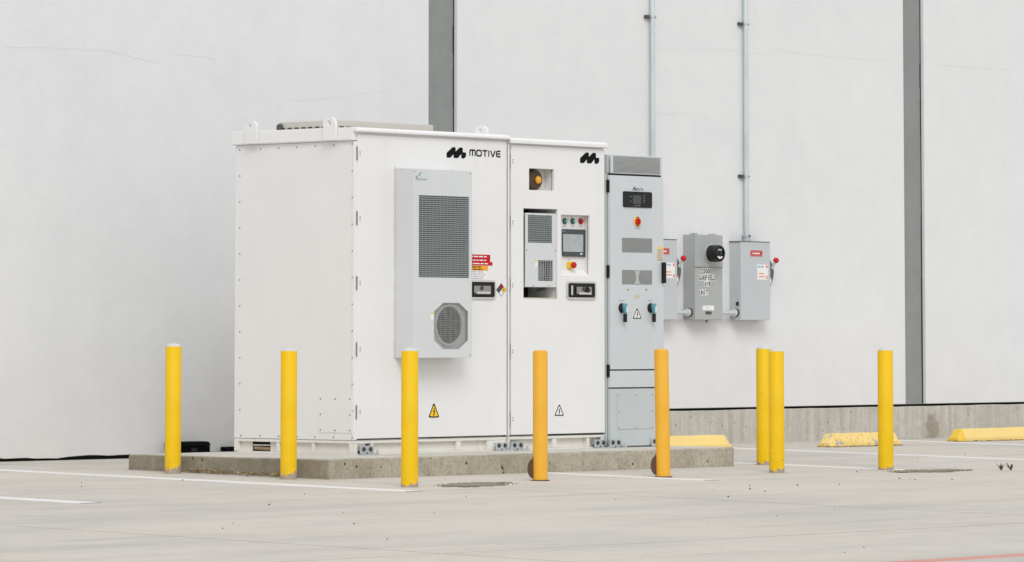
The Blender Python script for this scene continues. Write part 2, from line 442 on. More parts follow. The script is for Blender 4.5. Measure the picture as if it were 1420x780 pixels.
def rframe(mb, x0, x1, z0, z1, r, wd, y0, y1, n=5):
    a = rrect(x0, x1, z0, z1, r, n); b = rrect(x0 + wd, x1 - wd, z0 + wd, z1 - wd, max(.001, r - wd), n); k = len(a)
    vs = [(x, y0, z) for x, z in a] + [(x, y0, z) for x, z in b] + [(x, y1, z) for x, z in a] + [(x, y1, z) for x, z in b]
    fs = []
    for i in range(k):
        j = (i + 1) % k
        fs += [(i, j, k + j, k + i), (j, i, 2 * k + i, 2 * k + j), (k + i, k + j, 3 * k + j, 3 * k + i), (2 * k + i, 3 * k + i, 3 * k + j, 2 * k + j)]
    mb.add(vs, fs); return mb

# ================================================================== SETTING
YW = 2.9417                                     # face of the building wall
ZP = 0.209                                      # top of its concrete plinth
XJ1, XJ2, YJ = -1.03, -6.75, -7.01              # saw-cut joints seen in the lot

gs = 420.0
mb = MB(); g = [(-gs, -gs), (gs, -gs), (gs, gs), (-gs, gs)]
mb.add([(x, y, gz(x, y) - .014) for x, y in g], [(0, 1, 2, 3)])
gnd = build('ground', mb, 'joint_filler'); gnd['kind'] = 'structure'
xs = [-24.1, -18.2, -12.5, XJ2, XJ1, 4.75, 10.5, 16.3, 22.0]; ys = [-25, -19, -13, YJ, 6.0]
J = .012
for i in range(len(xs) - 1):
    for j in range(len(ys) - 1):
        x0, x1, y0, y1 = xs[i] + J, xs[i + 1] - J, ys[j] + J, ys[j + 1] - J
        mb = MB(); q = [(x0, y0), (x1, y0), (x1, y1), (x0, y1)]
        mb.add([(x, y, gz(x, y) - .013) for x, y in q] + [(x, y, gz(x, y)) for x, y in q],
               [(4, 5, 6, 7), (0, 1, 5, 4), (1, 2, 6, 5), (2, 3, 7, 6), (3, 0, 4, 7)])
        build('slab', mb, 'lot_concrete', gnd)
def ragged(x0, x1, y0, y1, n=40, amp=.006):
    rnd = random.Random(int(x0 * 100)); L = []; Rr = []
    for i in range(n + 1):
        y = y0 + (y1 - y0) * i / n; L.append((x0 + rnd.uniform(-amp, amp), y)); Rr.append((x1 + rnd.uniform(-amp, amp), y))
    mb = MB(); k = n + 1
    mb.add([(x, y, gz(x, y) + .0025) for x, y in L + Rr] + [(x, y, gz(x, y) - .001) for x, y in L + Rr],
           [(i, k + i, k + i + 1, i + 1) for i in range(n)] + [(i + 1, 2 * k + i + 1, 2 * k + i, i) for i in range(n)] + [(k + i, 3 * k + i, 3 * k + i + 1, k + i + 1) for i in range(n)]); return mb
for xc, y0, y1 in ((-4.63, -2.22, 2.85), (-1.78, -2.22, 2.85), (1.31, -2.2, -.62), (4.17, -2.0, 2.85), (6.9, -2.2, 2.85), (10.09, -2.2, 2.85)):
    build('painted_line', ragged(xc - .085, xc + .085, y0, y1), 'line_white', gnd)
mb = MB(); xr = [-14 + i * .5 for i in range(41)]; k = len(xr)
for y_, dz in ((-8.93, .0025), (-8.80, .0025), (-8.93, -.001)):
    for x in xr: mb.v.append((x, y_ + random.uniform(-.006, .006), gz(x, y_) + dz))
mb.f = [(i, i + 1, k + i + 1, k + i) for i in range(k - 1)] + [(2 * k + i, 2 * k + i + 1, i + 1, i) for i in range(k - 1)]
build('painted_line', mb, 'line_red', gnd)

# ---- the building wall
wall = thing('warehouse_wall', 'long white coated concrete building wall with grey vertical joints and bare concrete plinth', 'wall', (4, YW, gz(4, YW)))
TOP = 8.5
J1a, J1b = 3.963, 4.318                          # recessed joint strips between the panels
J2a, J2b = 10.618, 10.945
TH = .24
def panel(x0, x1, z0):
    build('wall_panel', MB().box(x0, x1, YW, YW + TH, z0, TOP), 'wall_white', wall, .006)
def soft_panel(x0, x1, zf):                      # lower edge a little uneven
    rnd = random.Random(3); n = 160; pts = []
    for i in range(n + 1):
        x = x0 + (x1 - x0) * i / n; pts.append((x, zf(x) + .008 * math.sin(x * 5.3) + .004 * math.sin(x * 13.7 + 1) + rnd.uniform(-.006, .005)))
    build('wall_panel', MB().poly_y(pts + [(x1, TOP), (x0, TOP)], YW, YW + TH), 'wall_white', wall, .004)
soft_panel(-13, J1a, lambda x: gz(x, YW) + .026)
panel(J1b, J2a, ZP + .004)
panel(J2b, 22, ZP + .004)
for a, bb in ((J1a, J1b), (J2a, J2b)):
    build('joint_strip', MB().box(a - .03, bb + .03, YW + .042, YW + TH - .01, ZP + .004, TOP - .01), 'joint_concrete', wall)
    rnd = random.Random(5); mbs = MB(); z = ZP + .01
    while z < 6:
        l = rnd.uniform(.12, .5); mbs.box(bb - rnd.uniform(.006, .016), bb - .0005, YW + .036, YW + .0415, z, z + l); z += l
    build('joint_sealant', mbs, 'seal_black', wall)
build('footing_recess', MB().box(-13, 22, YW + .06, YW + TH, -.6, ZP - .002), 'dark_void', wall)
mb = MB(); rnd = random.Random(9); n = 80; pts = []
for i in range(n + 1):
    x = J1a + (22 - J1a) * i / n; pts.append((x, ZP - .016 + rnd.uniform(-.003, .002)))
mb.poly_y(pts + [(22, -.4), (J1a, -.4)], YW - .012, YW + .05)
build('plinth', mb, 'plinth_concrete', wall, .004)
# hairline cracks in the coating
def crack(px, wd=.0022):
    mb = MB(); rnd = random.Random(len(px) * 7 + int(px[0][0])); pts = []
    for (u0, v0), (u1, v1) in zip(px, px[1:]):
        for k in range(8):
            t = k / 8; p = at_y(u0 + (u1 - u0) * t, v0 + (v1 - v0) * t + rnd.uniform(-.9, .9), YW); pts.append((p.x, p.z))
    for a, c2 in zip(pts, pts[1:]): mb.bar(a, c2, wd * rnd.uniform(.5, 1.2), YW - .0012, YW + .001)
    build('crack', mb, 'crack_grey', wall)
plain('crack_grey', (.66, .66, .657), .9)
crack([(5, 66), (60, 67), (140, 69), (160, 73), (205, 85), (225, 87)]); crack([(243, 76), (280, 78), (300, 83)])
crack([(400, 141), (465, 136), (500, 129), (545, 126)], .0013)
crack([(912, 68), (960, 67), (1010, 70), (1060, 74), (1077, 66), (1110, 75), (1190, 82), (1245, 84)], .0015)
crack([(1295, 91), (1340, 93), (1415, 98)], .0013); crack([(908, 158), (960, 158), (985, 166)], .002); crack([(1049, 11), (1048, 20), (1052, 34)], .002)

# ---- pad
PX0, PX1, PY0, PY1 = -.9138, 3.572, -.6037, 1.3824
pad = thing('concrete_pad', 'raised rough concrete equipment slab carrying the three cabinets', 'concrete pad', (1.3, .4, gz(1.3, .4)))
def rough_box(x0, x1, y0, y1, z0, z1, step, amp, seed):
    bm = bmesh.new(); rnd = random.Random(seed)
    bmesh.ops.create_cube(bm, size=1)
    for v in bm.verts: v.co = Vector((x0 if v.co.x < 0 else x1, y0 if v.co.y < 0 else y1, z0 if v.co.z < 0 else z1))
    for _ in range(1):
        ex = [e for e in bm.edges if abs(e.verts[0].co.x - e.verts[1].co.x) > .5]
        bmesh.ops.subdivide_edges(bm, edges=ex, cuts=int((x1 - x0) / step), use_grid_fill=True)
        ey = [e for e in bm.edges if abs(e.verts[0].co.y - e.verts[1].co.y) > .5]
        bmesh.ops.subdivide_edges(bm, edges=ey, cuts=int((y1 - y0) / step), use_grid_fill=True)
    for v in bm.verts:
        if v.co.z > z1 - 1e-4 and (v.co.y < y0 + 1e-4 or v.co.x < x0 + 1e-4 or v.co.x > x1 - 1e-4):
            v.co.z -= rnd.uniform(0, amp)
        v.co.x += rnd.uniform(-amp, amp) * .4; v.co.y += rnd.uniform(-amp, amp) * .4
    mb = MB(); bm.verts.ensure_lookup_table(); bm.verts.index_update()
    mb.v = [tuple(v.co) for v in bm.verts]; mb.f = [tuple(v.index for v in f.verts) for f in bm.faces]; bm.free(); return mb
o = build('slab_body', rough_box(PX0, PX1, PY0, PY1, -.30, 0, .06, .006, 4), 'pad_concrete', pad, .005, seg=2)
o2 = build('slab_surface', MB().box(PX0 + .03, PX1 - .03, PY0 + .03, PY1 - .03, -.02, .002), 'pad_top', pad)

# ================================================================== CABINETS
W1, W2, DEP = 1.6374, 1.1268, 1.2255
ZDT, ZDB, ZST = 2.3073, .1045, 2.2461
screw_me = mesh_of(MB().lathe((0, 0, 0), (0, -1, 0), [(.0075, 0), (.0065, .004)], 8), 'screw', 'screw_grey')
screw_side_me = mesh_of(MB().lathe((0, 0, 0), (-1, 0, 0), [(.0062, 0), (.0054, .003)], 8), 'screw_side', 'screw_grey')
dot_me = mesh_of(MB().lathe((0, 0, 0), (0, -1, 0), [(.006, 0), (.005, .003)], 8), 'rivet', 'text_grey')

def lug(parent, x, y0, y1, z0, z1, th):
    yc, hw = (y0 + y1) / 2, (y1 - y0) / 2; r = .022; hz = z1 - .045
    outer = [(y0, z0), (y1, z0), (y1, z1 - hw * .8)]
    for i in range(1, 8): a = R(i * 180 / 8); outer.append((yc + math.cos(a) * hw, z1 - hw * .8 + math.sin(a) * hw * .8))
    outer.append((y0, z1 - hw * .8))
    # plate with a real eye hole: bridge outer outline to the hole
    mb = MB(); n = 16; ring = [(yc + math.cos(2 * math.pi * i / n) * r, hz + math.sin(2 * math.pi * i / n) * r) for i in range(n)]
    bm = bmesh.new()
    def loop(pts, xx):
        vs = [bm.verts.new((xx, a, c)) for a, c in pts]; return vs, [bm.edges.new((vs[i], vs[(i + 1) % len(vs)])) for i in range(len(vs))]
    for xx in (x, x + th):
        o_, oe = loop(outer, xx); r_, re = loop(ring, xx)
        bmesh.ops.triangle_fill(bm, use_beauty=True, use_dissolve=False, edges=oe + re)
    bm.verts.ensure_lookup_table(); no = len(outer); k = no + n
    for i in range(no): j = (i + 1) % no; bm.faces.new((bm.verts[i], bm.verts[j], bm.verts[k + j], bm.verts[k + i]))
    for i in range(n): j = (i + 1) % n; bm.faces.new((bm.verts[no + j], bm.verts[no + i], bm.verts[k + no + i], bm.verts[k + no + j]))
    bmesh.ops.recalc_face_normals(bm, faces=bm.faces); bm.verts.index_update()
    mb.v = [tuple(v.co) for v in bm.verts]; mb.f = [tuple(v.index for v in f.verts) for f in bm.faces]; bm.free()
    return build('lifting_lug', mb, 'white_paint', parent)

def roof_cap(parent, x0, x1, d, zt, lip, over, band=.034):
    # shallow sheet-metal lid with a chamfered front edge and a turned-down lip
    mb = MB()
    yz = [(-.030, zt - band), (-.030, zt - .016), (-.016, zt), (d + .02, zt + .004), (d + .02, lip), (.012, lip), (.012, zt - band)]
    mb.poly_x(yz, x0 - over, x1 + (over * .2))
    return build('roof_cap', mb, 'white_paint', parent, .005)

def base_frame(parent, x0, x1, y0, y1, z1, ribs, recess=.035):
    mb = MB()
    mb.box(x0, x1, y0, y0 + .06, z1 - .022, z1 - .003); mb.box(x0, x1, y0 + .004, y0 + .06, 0, .012)
    for a, b in ribs: mb.box(a, b, y0 + .003, y0 + .058, .0125, z1 - .0225)
    return mb

def bracket(parent, x0, x1, y):
    mb = MB(); h = .066; n = 6; w_ = x1 - x0
    pts = [(x0, .006), (x0 + w_ * .12, .0)]
    for c in (.28, .72):
        for i in range(n + 1):
            a = R(200 + 140 * i / n); pts.append((x0 + w_ * (c + math.cos(a) * .19), .026 + math.sin(a) * .024))
    pts += [(x1, .012), (x1, h), (x0, h)]
    mb.poly_y(pts, y - .022, y - .014)
    mb.box(x0 + .004, x1 - .004, y - .0135, y + .01, .03, h - .002)
    mb.box(x0 + .01, x1 - .01, y - .075, y - .0225, .0025, .009)
    o = build('anchor_bracket', mb, 'galvanised', parent, .0015)
    for c in (.25, .75):
        bm_ = MB().lathe((x0 + w_ * c, y - .022, .042), (0, -1, 0), [(.017, 0), (.017, .003), (.010, .003), (.010, .012)], 10)
        build('bolt', bm_, 'dark_steel', o)
    build('anchor_stud', MB().lathe((x1 + .008, y - .05, .002), (0, 0, 1), [(.016, 0), (.016, .012), (.008, .012), (.008, .034)], 8), 'galvanised', o)
    return o

def slats(x0, x1, z0, z1, y, pitch, th, dep, tilt=.35):
    mb = MB(); z = z0 + pitch / 2
    while z < z1:
        mb.add([(x0, y, z - th / 2), (x1, y, z - th / 2), (x1, y + dep, z + th / 2 + dep * tilt), (x0, y + dep, z + th / 2 + dep * tilt),
                (x0, y, z + th / 2), (x1, y, z + th / 2), (x1, y + dep, z + th * 1.5 + dep * tilt), (x0, y + dep, z + th * 1.5 + dep * tilt)],
               [(3, 2, 1, 0), (4, 5, 6, 7), (0, 1, 5, 4), (1, 2, 6, 5), (2, 3, 7, 6), (3, 0, 4, 7)]); z += pitch
    return mb
def wires(x0, x1, z0, z1, y, px, pz, t):
    mb = MB(); x = x0 + px / 2
    while x < x1: mb.box(x - t / 2, x + t / 2, y + t, y + t * 2, z0, z1); x += px
    z = z0 + pz / 2
    while z < z1: mb.box(x0, x1, y, y + t * .9, z - t / 2, z + t / 2); z += pz
    return mb

def m_logo(rect, y, parent):
    x0, x1, z0, z1 = rect; W, H = x1 - x0, z1 - z0
    P = lambda pts: [(x0 + a * W, z1 - c * H) for a, c in pts]
    mb = MB()
    mb.poly_y(P([(0, .56), (.03, .50), (.28, .06), (.32, 0), (.43, 0), (.46, .05), (.46, .42), (.22, .94), (.18, 1), (.03, 1), (0, .95)]), y - .002, y)
    mb.poly_y(P([(.36, .62), (.64, .06), (.68, 0), (.80, 0), (.83, .05), (.83, .42), (.60, .94), (.56, 1), (.39, 1), (.36, .95)]), y - .0024, y)
    mb.poly_y(P([(.78, .50), (.82, .44), (.97, .44), (1, .50), (1, .78), (.94, .94), (.90, 1), (.79, 1), (.76, .94), (.76, .60)]), y - .0028, y)
    return build('logo_mark', mb, 'black_print', parent)

def strokes(name, s, rect, y, wd, parent, mat='black_print'):
    G = {'M': (1.15, [[(0, 0), (0, .75), (.08, 1), (.42, 1), (.5, .85), (.5, 0)], [(.5, .85), (.58, 1), (.92, 1), (1, .75), (1, 0)]]),
         'O': (1.0, [[(.15, 0), (.85, 0), (1, .2), (1, .8), (.85, 1), (.15, 1), (0, .8), (0, .2), (.15, 0)]]),
         'T': (.9, [[(0, 1), (1, 1)], [(.5, 1), (.5, 0)]]), 'I': (.12, [[(.5, 0), (.5, 1)]]),
         'V': (.95, [[(0, 1), (.45, 0), (.55, 0), (1, 1)]]), 'E': (.8, [[(1, 0), (.15, 0), (0, .2), (0, .8), (.15, 1), (1, 1)], [(0, .5), (.95, .5)]])}
    x0, x1, z0, z1 = rect; tot = sum(G[c][0] for c in s) + .34 * (len(s) - 1); k = (x1 - x0) / tot; x = x0; mb = MB(); H = z1 - z0; lay = 0
    for c in s:
        wl, ls = G[c]
        for l in ls:
            for a, b2 in zip(l, l[1:]):
                lay = (lay + 1) % 4
                mb.bar((x + a[0] * wl * k, z0 + a[1] * H), (x + b2[0] * wl * k, z0 + b2[1] * H), wd, y - .0016 - lay * .0002, y)
        x += (wl + .34) * k
    return build(name, mb, mat, parent)

def warning_triangle(rect, y, parent, face):
    x0, x1, z0, z1 = rect; xc = (x0 + x1) / 2; W, H = x1 - x0, z1 - z0
    def tri(s, yy, mat, name, par):
        hx = W / 2 * s; zb = z0 + H * (1 - s) * .36; zt = zb + H * s; r = .12
        pts = [(xc - hx * (1 - r), zb), (xc + hx * (1 - r), zb), (xc + hx, zb + H * s * r * .7), (xc + hx * .14, zt - H * s * .03), (xc, zt), (xc - hx * .14, zt - H * s * .03), (xc - hx, zb + H * s * r * .7)]
        return build(name, MB().poly_y(pts, yy, y), mat, par)
    o = tri(1.0, y - .001, 'label_white', 'warning_sign', parent)
    tri(.93, y - .0015, 'black_print', 'border', o); tri(.70, y - .002, face, 'face', o)
    P = [(.06, .62), (-.10, .36), (.0, .38), (-.07, .14), (-.12, .17), (-.02, .06), (.04, .17), (-.0, .15), (.13, .43), (.02, .41), (.12, .62)]
    build('bolt_symbol', MB().poly_y([(xc + a * W * .9, z0 + .05 * H + c * H) for a, c in P], y - .0026, y), 'black_print', o)
    return o

def paddle_handle(rect, y, parent, cover=False):
    x0, x1, z0, z1 = rect; W, H = x1 - x0, z1 - z0
    mb = MB(); rframe(mb, x0, x1, z0, z1, .03, .017, y - .010, y)
    o = build('door_handle', mb, 'chrome', parent, .003)
    build('handle_dish', MB().poly_y(rrect(x0 + .014, x1 - .014, z0 + .014, z1 - .014, .012), y - .002, y - .0005), 'black_plastic', o)
    build('paddle', MB().poly_y(rrect(x0 + W * .32, x1 - W * .17, z0 + H * .28, z1 - H * .30, .012), y - .014, y - .0022), 'latch_metal', o, .004)
    build('paddle_lip', MB().box(x0 + W * .36, x1 - W * .22, y - .026, y - .0142, z0 + H * .27, z0 + H * .40), 'chrome', o, .003)
    build('key_lock', MB().lathe((x0 + W * .55, y - .014, z0 + H * .58), (0, -1, 0), [(.017, 0), (.017, .004), (.008, .004), (.008, .006)], 12), 'dark_steel', o)
    if cover: build('lock_cover', MB().lathe((x0 + W * .66, y - .014, z0 + H * .52), (0, -1, 0), [(.026, 0), (.022, .012)], 10), 'black_plastic', o)
    build('pivot', MB().box(x0 + W * .14, x0 + W * .20, y - .012, y - .0022, z0 + H * .24, z1 - H * .24), 'chrome', o, .002)
    return o

# ------------------------------------------------ main battery cabinet
cab = thing('battery_cabinet', 'large white battery cabinet with big grey air conditioner on its door', 'cabinet', (W1 / 2, DEP / 2, .002))
X1 = W1 - .006
build('body', MB().box(.006, X1, .03, DEP - .004, ZDB + .002, ZST + .03), 'white_paint_shaded', cab)
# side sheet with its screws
build('side_panel', MB().box(0, .0055, .04, DEP, ZDB + .004, ZST), 'white_paint_shaded', cab)
build('corner_post', MB().box(-.001, .03, .012, .0385, ZDB + .004, ZST), 'white_paint', cab, .003)
roof_cap(cab, 0, X1, DEP, ZDT + .038, ZST + .004, .022)
build('side_lip_seam', MB().box(-.0245, -.0222, .03, DEP + .015, ZST + .012, ZST + .017), 'white_paint_shaded', cab)
DX0, DX1 = .022, X1 - .004
build('door', MB().box(DX0, DX1, 0, .026, ZDB + .012, ZDT - .012), 'white_paint', cab, .004)
build('door_gasket', MB().box(DX0 - .012, DX1 + .002, .0135, .0295, ZDB + .004, ZDT - .002), 'seal_black', cab)
for v in (203, 293, 383, 475, 562):
    p = at_y(494, v, .0); build('hinge', MB().box(.012, .0205, .003, .012, p.z - .10, p.z), 'hinge_grey', cab, .002)
    for dv in (8, 11.5): q = at_y(499.3, v + dv, 0); piece('rivet', dot_me, q, cab)
# screws on the side sheet
def side_pt(u, v): return at_x(u, v, 0)
top_u = (332.6, 361.5, 386.6, 411.8, 437.2, 462.8, 488.4)
for u in top_u: p = side_pt(u, 208.4 - (u - 332.6) * .052); piece('screw', screw_side_me, (0, p.y, p.z), cab)
for u in (334, 361, 386.5, 412, 437, 462.5, 488.5): p = side_pt(u, 604.2 + (u - 334) * .020); piece('screw', screw_side_me, (0, p.y, p.z), cab)
for i in range(1, 11):
    pl, pr = side_pt(332.6, 208.4 + i * 36), side_pt(488.6, 200.2 + i * 37)
    piece('screw', screw_side_me, (0, pl.y, pl.z), cab); piece('screw', screw_side_me, (0, pr.y, pr.z), cab)
y0, y1, z0, z1 = SD(0, 442, 550, 488.5, 600.5)
hp = build('access_panel', MB().box(-.0035, -.0004, y0, y1, z0, z1), 'white_paint_shaded', cab, .001)
for a in (.06, .5, .94):
    for c in (.07, .5, .93):
        if (a, c) == (.5, .5): continue
        piece('screw', screw_side_me, (-.0035, y0 + (y1 - y0) * a, z0 + (z1 - z0) * c), cab)
# lifting lugs
for x, ya, yb, s in ((-.024, .166, .290, 1), (-.024, .965, 1.085, 1), (X1 - .02, .166, .29, 1), (X1 - .02, .965, 1.085, 1)):
    lug(cab, x - .022, ya, yb, ZST + .01, 2.425, .021)
# roof vent
rv = build('roof_vent', MB().box(.15, 1.20, .35, .93, ZDT + .05, 2.416), 'beige_vent', cab, .006)
build('vent_flange', MB().box(.12, 1.23, .32, .96, ZDT + .043, ZDT + .0495), 'beige_vent', rv)
sm = MB()
for i in range(14):
    x = .19 + i * .073; sm.box(x, x + .045, .3475, .3495, ZDT + .056, ZDT + .064)
for i in range(8):
    y = .375 + i * .07; sm.box(.1475, .1495, y, y + .042, ZDT + .056, ZDT + .064)
build('vent_slot', sm, 'dark_void', rv, kind='stuff')
build('cap_nut', MB().lathe((.135, .905, ZDT + .051), (0, 0, 1), [(.024, 0), (.024, .03), (.012, .045)], 10), 'dark_steel', rv)
# base frame
mb = base_frame(cab, .0, X1, .008, DEP, ZDB, [(0, .035), (.17, .20), (at_y(633.5, 616, .008).x, at_y(639.5, 616, .008).x), (at_y(676, 616, .008).x, X1)])
for a, b2 in ((383, 387), (432, 436)):
    ya, yb, _, _ = SD(.003, a, 612, b2, 622); mb.box(.003, .06, ya, yb, .0125, ZDB - .0225)
mb.box(0, .06, .0685, DEP, ZDB - .022, ZDB - .003); mb.box(.004, .06, .0685, DEP, 0, .012); mb.box(-.002, .06, DEP - .045, DEP, .0125, ZDB - .0225)
build('base_frame', mb, 'base_paint', cab, .002)
build('base_panel', MB().box(.20, X1 - .02, .04, .05, .013, ZDB - .023), 'base_paint', cab)
ya, yb, za, zb = SD(.03, 350, 611.5, 375, 625)
mb = MB(); mb.box(.03, .036, .07, ya, .013, ZDB - .023); mb.box(.03, .036, yb, DEP - .046, .013, ZDB - .023)
build('base_side_panel', mb, 'base_paint', cab)
build('fork_pocket', MB().box(.05, .50, ya - .02, yb + .02, .013, ZDB - .024), 'dark_void', cab)
build('pocket_rail', MB().box(.034, .044, ya, yb, (za + zb) / 2, (za + zb) / 2 + .008), 'white_paint', cab)
build('pocket_cable', MB().tube((.042, ya + .01, .03), (.046, yb - .01, .036), .014, 8), 'pipe_end', cab)
bracket(cab, at_y(498, 625, 0).x, at_y(516.5, 625, 0).x, .008); bracket(cab, at_y(686, 622, 0).x, at_y(703, 622, 0).x - .004, .008)
# rear unit that just shows past the back edge
build('rear_air_conditioner', MB().box(.178, .83, DEP + .001, DEP + .177, at_x(325, 500, .2).z, at_x(325, 313, .2).z), 'grey_unit_paint', cab, .006)
# logo and lettering
m_logo(FR(0, 619.3, 204.6, 646, 219.4), 0, cab)
strokes('logo_lettering', 'MOTIVE', FR(0, 651.5, 209.3, 693.5, 216.8), 0, .0105, cab)
# ---- air conditioner on the door
AY = -.177
ax0 = at_y(572.5, 366, AY).x; ax1 = at_y(654.5, 366, AY).x; az1 = at_y(613, 235.8, AY).z; az0 = at_y(613, 496.5, AY).z
g0 = FR(AY, 581, 272.3, 650.7, 385.3); oc = FR(AY, 602, 420.4, 649.4, 484.6)
acm = MB().holed(ax0, ax1, az0, az1, AY, AY + .012, [g0, oc])
acm.box(ax0, ax1, AY + .0125, 0, az0, az0 + .003); acm.box(ax0, ax1, AY + .0125, 0, az1 - .003, az1)
acm.box(ax0, ax0 + .003, AY + .0125, 0, az0 + .0032, az1 - .0032); acm.box(ax1 - .003, ax1, AY + .0125, 0, az0 + .0032, az1 - .0032)
# octagon corners
ox0, ox1, oz0, oz1 = oc; cw = (ox1 - ox0) * .27; ch = (oz1 - oz0) * .19
for sx_, sz_ in ((0, 0), (1, 0), (0, 1), (1, 1)):
    cx, cz = (ox1 if sx_ else ox0), (oz1 if sz_ else oz0); dx, dz = (-cw if sx_ else cw), (-ch if sz_ else ch)
    acm.poly_y([(cx, cz), (cx + dx, cz), (cx, cz + dz)], AY + .0005, AY + .0118)
ac = build('air_conditioner', acm, 'grey_unit_paint', cab, .002)
build('grille_back', MB().box(g0[0] - .005, g0[1] + .005, AY + .035, AY + .038, g0[2] - .005, g0[3] + .005), 'dark_void', ac)
build('grille_slats', slats(g0[0] + .001, g0[1] - .001, g0[2], g0[3], AY + .003, .0150, .0042, .010), 'slat_light', ac, kind='stuff')
mb = MB(); k = 14
for i in range(1, k): x = g0[0] + (g0[1] - g0[0]) * i / k; mb.box(x - .0012, x + .0012, AY + .002, AY + .0045, g0[2], g0[3])
build('grille_wires', mb, 'slat_light', ac, kind='stuff')
fx, fz = at_y(623, 451, AY + .02).x, at_y(623, 451, AY + .02).z; fr = .138
build('fan_recess', MB().box(ox0 - .004, ox1 + .004, AY + .030, AY + .033, oz0 - .004, oz1 + .004), 'shroud_grey', ac)
build('fan_shroud', MB().lathe((fx, AY + .0298, fz), (0, -1, 0), [(fr + .02, 0), (fr + .014, .012), (fr, .014), (fr - .006, 0)], 40, caps=False), 'shroud_grey', ac, smooth=True)
fan = build('fan', MB().lathe((fx, AY + .0296, fz), (0, -1, 0), [(fr - .004, 0), (fr - .006, .002)], 36), 'dark_void', ac)
mb = MB()
for i in range(7):
    a = 2 * math.pi * i / 7; pts = [(fx + math.cos(a + d) * r, fz + math.sin(a + d) * r) for r, d in ((.04, 0), (.13, .1), (.132, .55), (.04, .75))]
    mb.poly_y(pts, AY + .020, AY + .024)
build('fan_blades', mb, 'fan_grey', fan); build('fan_hub', MB().lathe((fx, AY + .027, fz), (0, -1, 0), [(.045, 0), (.04, .012)], 20), 'fan_grey', fan)
# wire guard clipped to the octagon
mb = MB(); t = .0018
def oct_half(z):
    d = min(z - oz0, oz1 - z); return (cw * (1 - d / ch)) if d < ch else 0
z = oz0 + .006
while z < oz1: h = oct_half(z); mb.box(ox0 + h, ox1 - h, AY + .002, AY + .0042, z - t / 2, z + t / 2); z += .0135
x = ox0 + .006
while x < ox1:
    d = min(x - ox0, ox1 - x); h = (ch * (1 - d / cw)) if d < cw else 0; mb.box(x - t / 2, x + t / 2, AY + .0044, AY + .0064, oz0 + h, oz1 - h); x += .0135
build('fan_guard', mb, 'guard_grey', ac, kind='stuff')
r_ = FR(AY, 597.3, 434, 601, 444); rect_part('sticker', r_, AY - .001, AY - .0002, 'label_white', ac); rect_part('sticker_stripe', FR(AY, 597.5, 434, 600.8, 436.3), AY - .0015, AY - .0011, 'yellow_label', ac)
mb = MB(); e = FR(AY, 576.5, 239.5, 591.5, 250)
x0, x1, z0, z1 = e; W, H = x1 - x0, z1 - z0
mb.poly_y([(x0 + .20 * W, z0 + .5 * H), (x0 + .38 * W, z1 - .02 * H), (x0 + .52 * W, z1), (x0 + .33 * W, z0 + .5 * H)], AY - .001, AY - .0002)
mb.poly_y([(x0, z0 + .62 * H), (x0 + .16 * W, z0 + .42 * H), (x0 + .16 * W, z0 + .0 * H), (x0 + .02 * W, z0 + .12 * H)], AY - .001, AY - .0002)
build('maker_emblem', mb, 'envi_teal', ac)
text_part('maker_lettering', 'envicool', (x0 + .22 * W, x1, z0 - .02 * H, z0 + .30 * H), AY - .0003, 'text_grey', ac)
for a, c in ((.03, .985), (.97, .985), (.03, .015), (.97, .015)): piece('screw', dot_me, (ax0 + (ax1 - ax0) * a, AY, az0 + (az1 - az0) * c), ac)
rnd = random.Random(2); mb = MB(); z = az0
while z < az1 + .01:
    l = rnd.uniform(.03, .09); mb.box(ax0 - rnd.uniform(.003, .012), ax0 - .0005, -rnd.uniform(.004, .009), -.0002, z, z + l); z += l
x = ax0
while x < ax1:
    l = rnd.uniform(.02, .06); mb.box(x, x + l, -rnd.uniform(.004, .01), -.0002, az1 + .0005, az1 + rnd.uniform(.002, .012)); x += l
build('sealant_bead', mb, 'sealant', ac)
# labels beside the latch
for i, (u1, v0, v1) in enumerate(((679.8, 353.8, 359.4), (679.6, 359.2, 364.2), (682.8, 363.9, 368.9))):
    r_ = FR(0, 640, v0 - .6, u1, v1 - .6); lb = rect_part('red_label', r_, -.001 - i * .0003, -.0002, 'red', cab)
    word_lines('label_print', (r_[0] + .03, r_[1], r_[2], r_[3]), -.0012 - i * .0003, 1, 'label_white', lb, fill=.30, seed=11 + i, th=.0008)
r_ = FR(0, 640, 368.7, 676.5, 375.4); lb = rect_part('orange_label', r_, -.001, -.0002, 'orange_label', cab); word_lines('label_print', r_, -.0012, 2, 'black_print', lb, fill=.42, seed=3, margin=.2, th=.0008)
r_ = FR(0, 640, 375.8, 676, 387.6); lb = rect_part('white_label', r_, -.001, -.0002, 'label_white', cab); word_lines('label_print', r_, -.0012, 4, 'text_grey', lb, fill=.30, seed=5, th=.0008)
paddle_handle(FR(0, 641, 388.3, 687, 415.6), 0, cab)
dc, dw, dh = at_y(695, 402.3, 0), .056, .050
def diamond(cx, cz, a, b2, y, mat, name, par): return build(name, MB().poly_y([(cx, cz - b2), (cx + a, cz), (cx, cz + b2), (cx - a, cz)], y, -.0002), mat, par)
dm = diamond(dc.x, dc.z, dw, dh, -.0008, 'black_print', 'hazard_diamond', cab)
for ox, oz, mt in ((0, .5, 'dark_red'), (.5, 0, 'yellow_label'), (-.5, 0, 'bezel'), (0, -.5, 'label_white')):
    diamond(dc.x + ox * dw * .93, dc.z + oz * dh * .93, dw * .44, dh * .44, -.0013, mt, 'diamond_field', dm)
text_part('diamond_figure', '1', (dc.x + dw * .42, dc.x + dw * .54, dc.z - dh * .16, dc.z + dh * .18), -.0014, 'black_print', dm)
warning_triangle(FR(0, 593.8, 558.8, 609.2, 580), 0, cab, 'yellow_label')

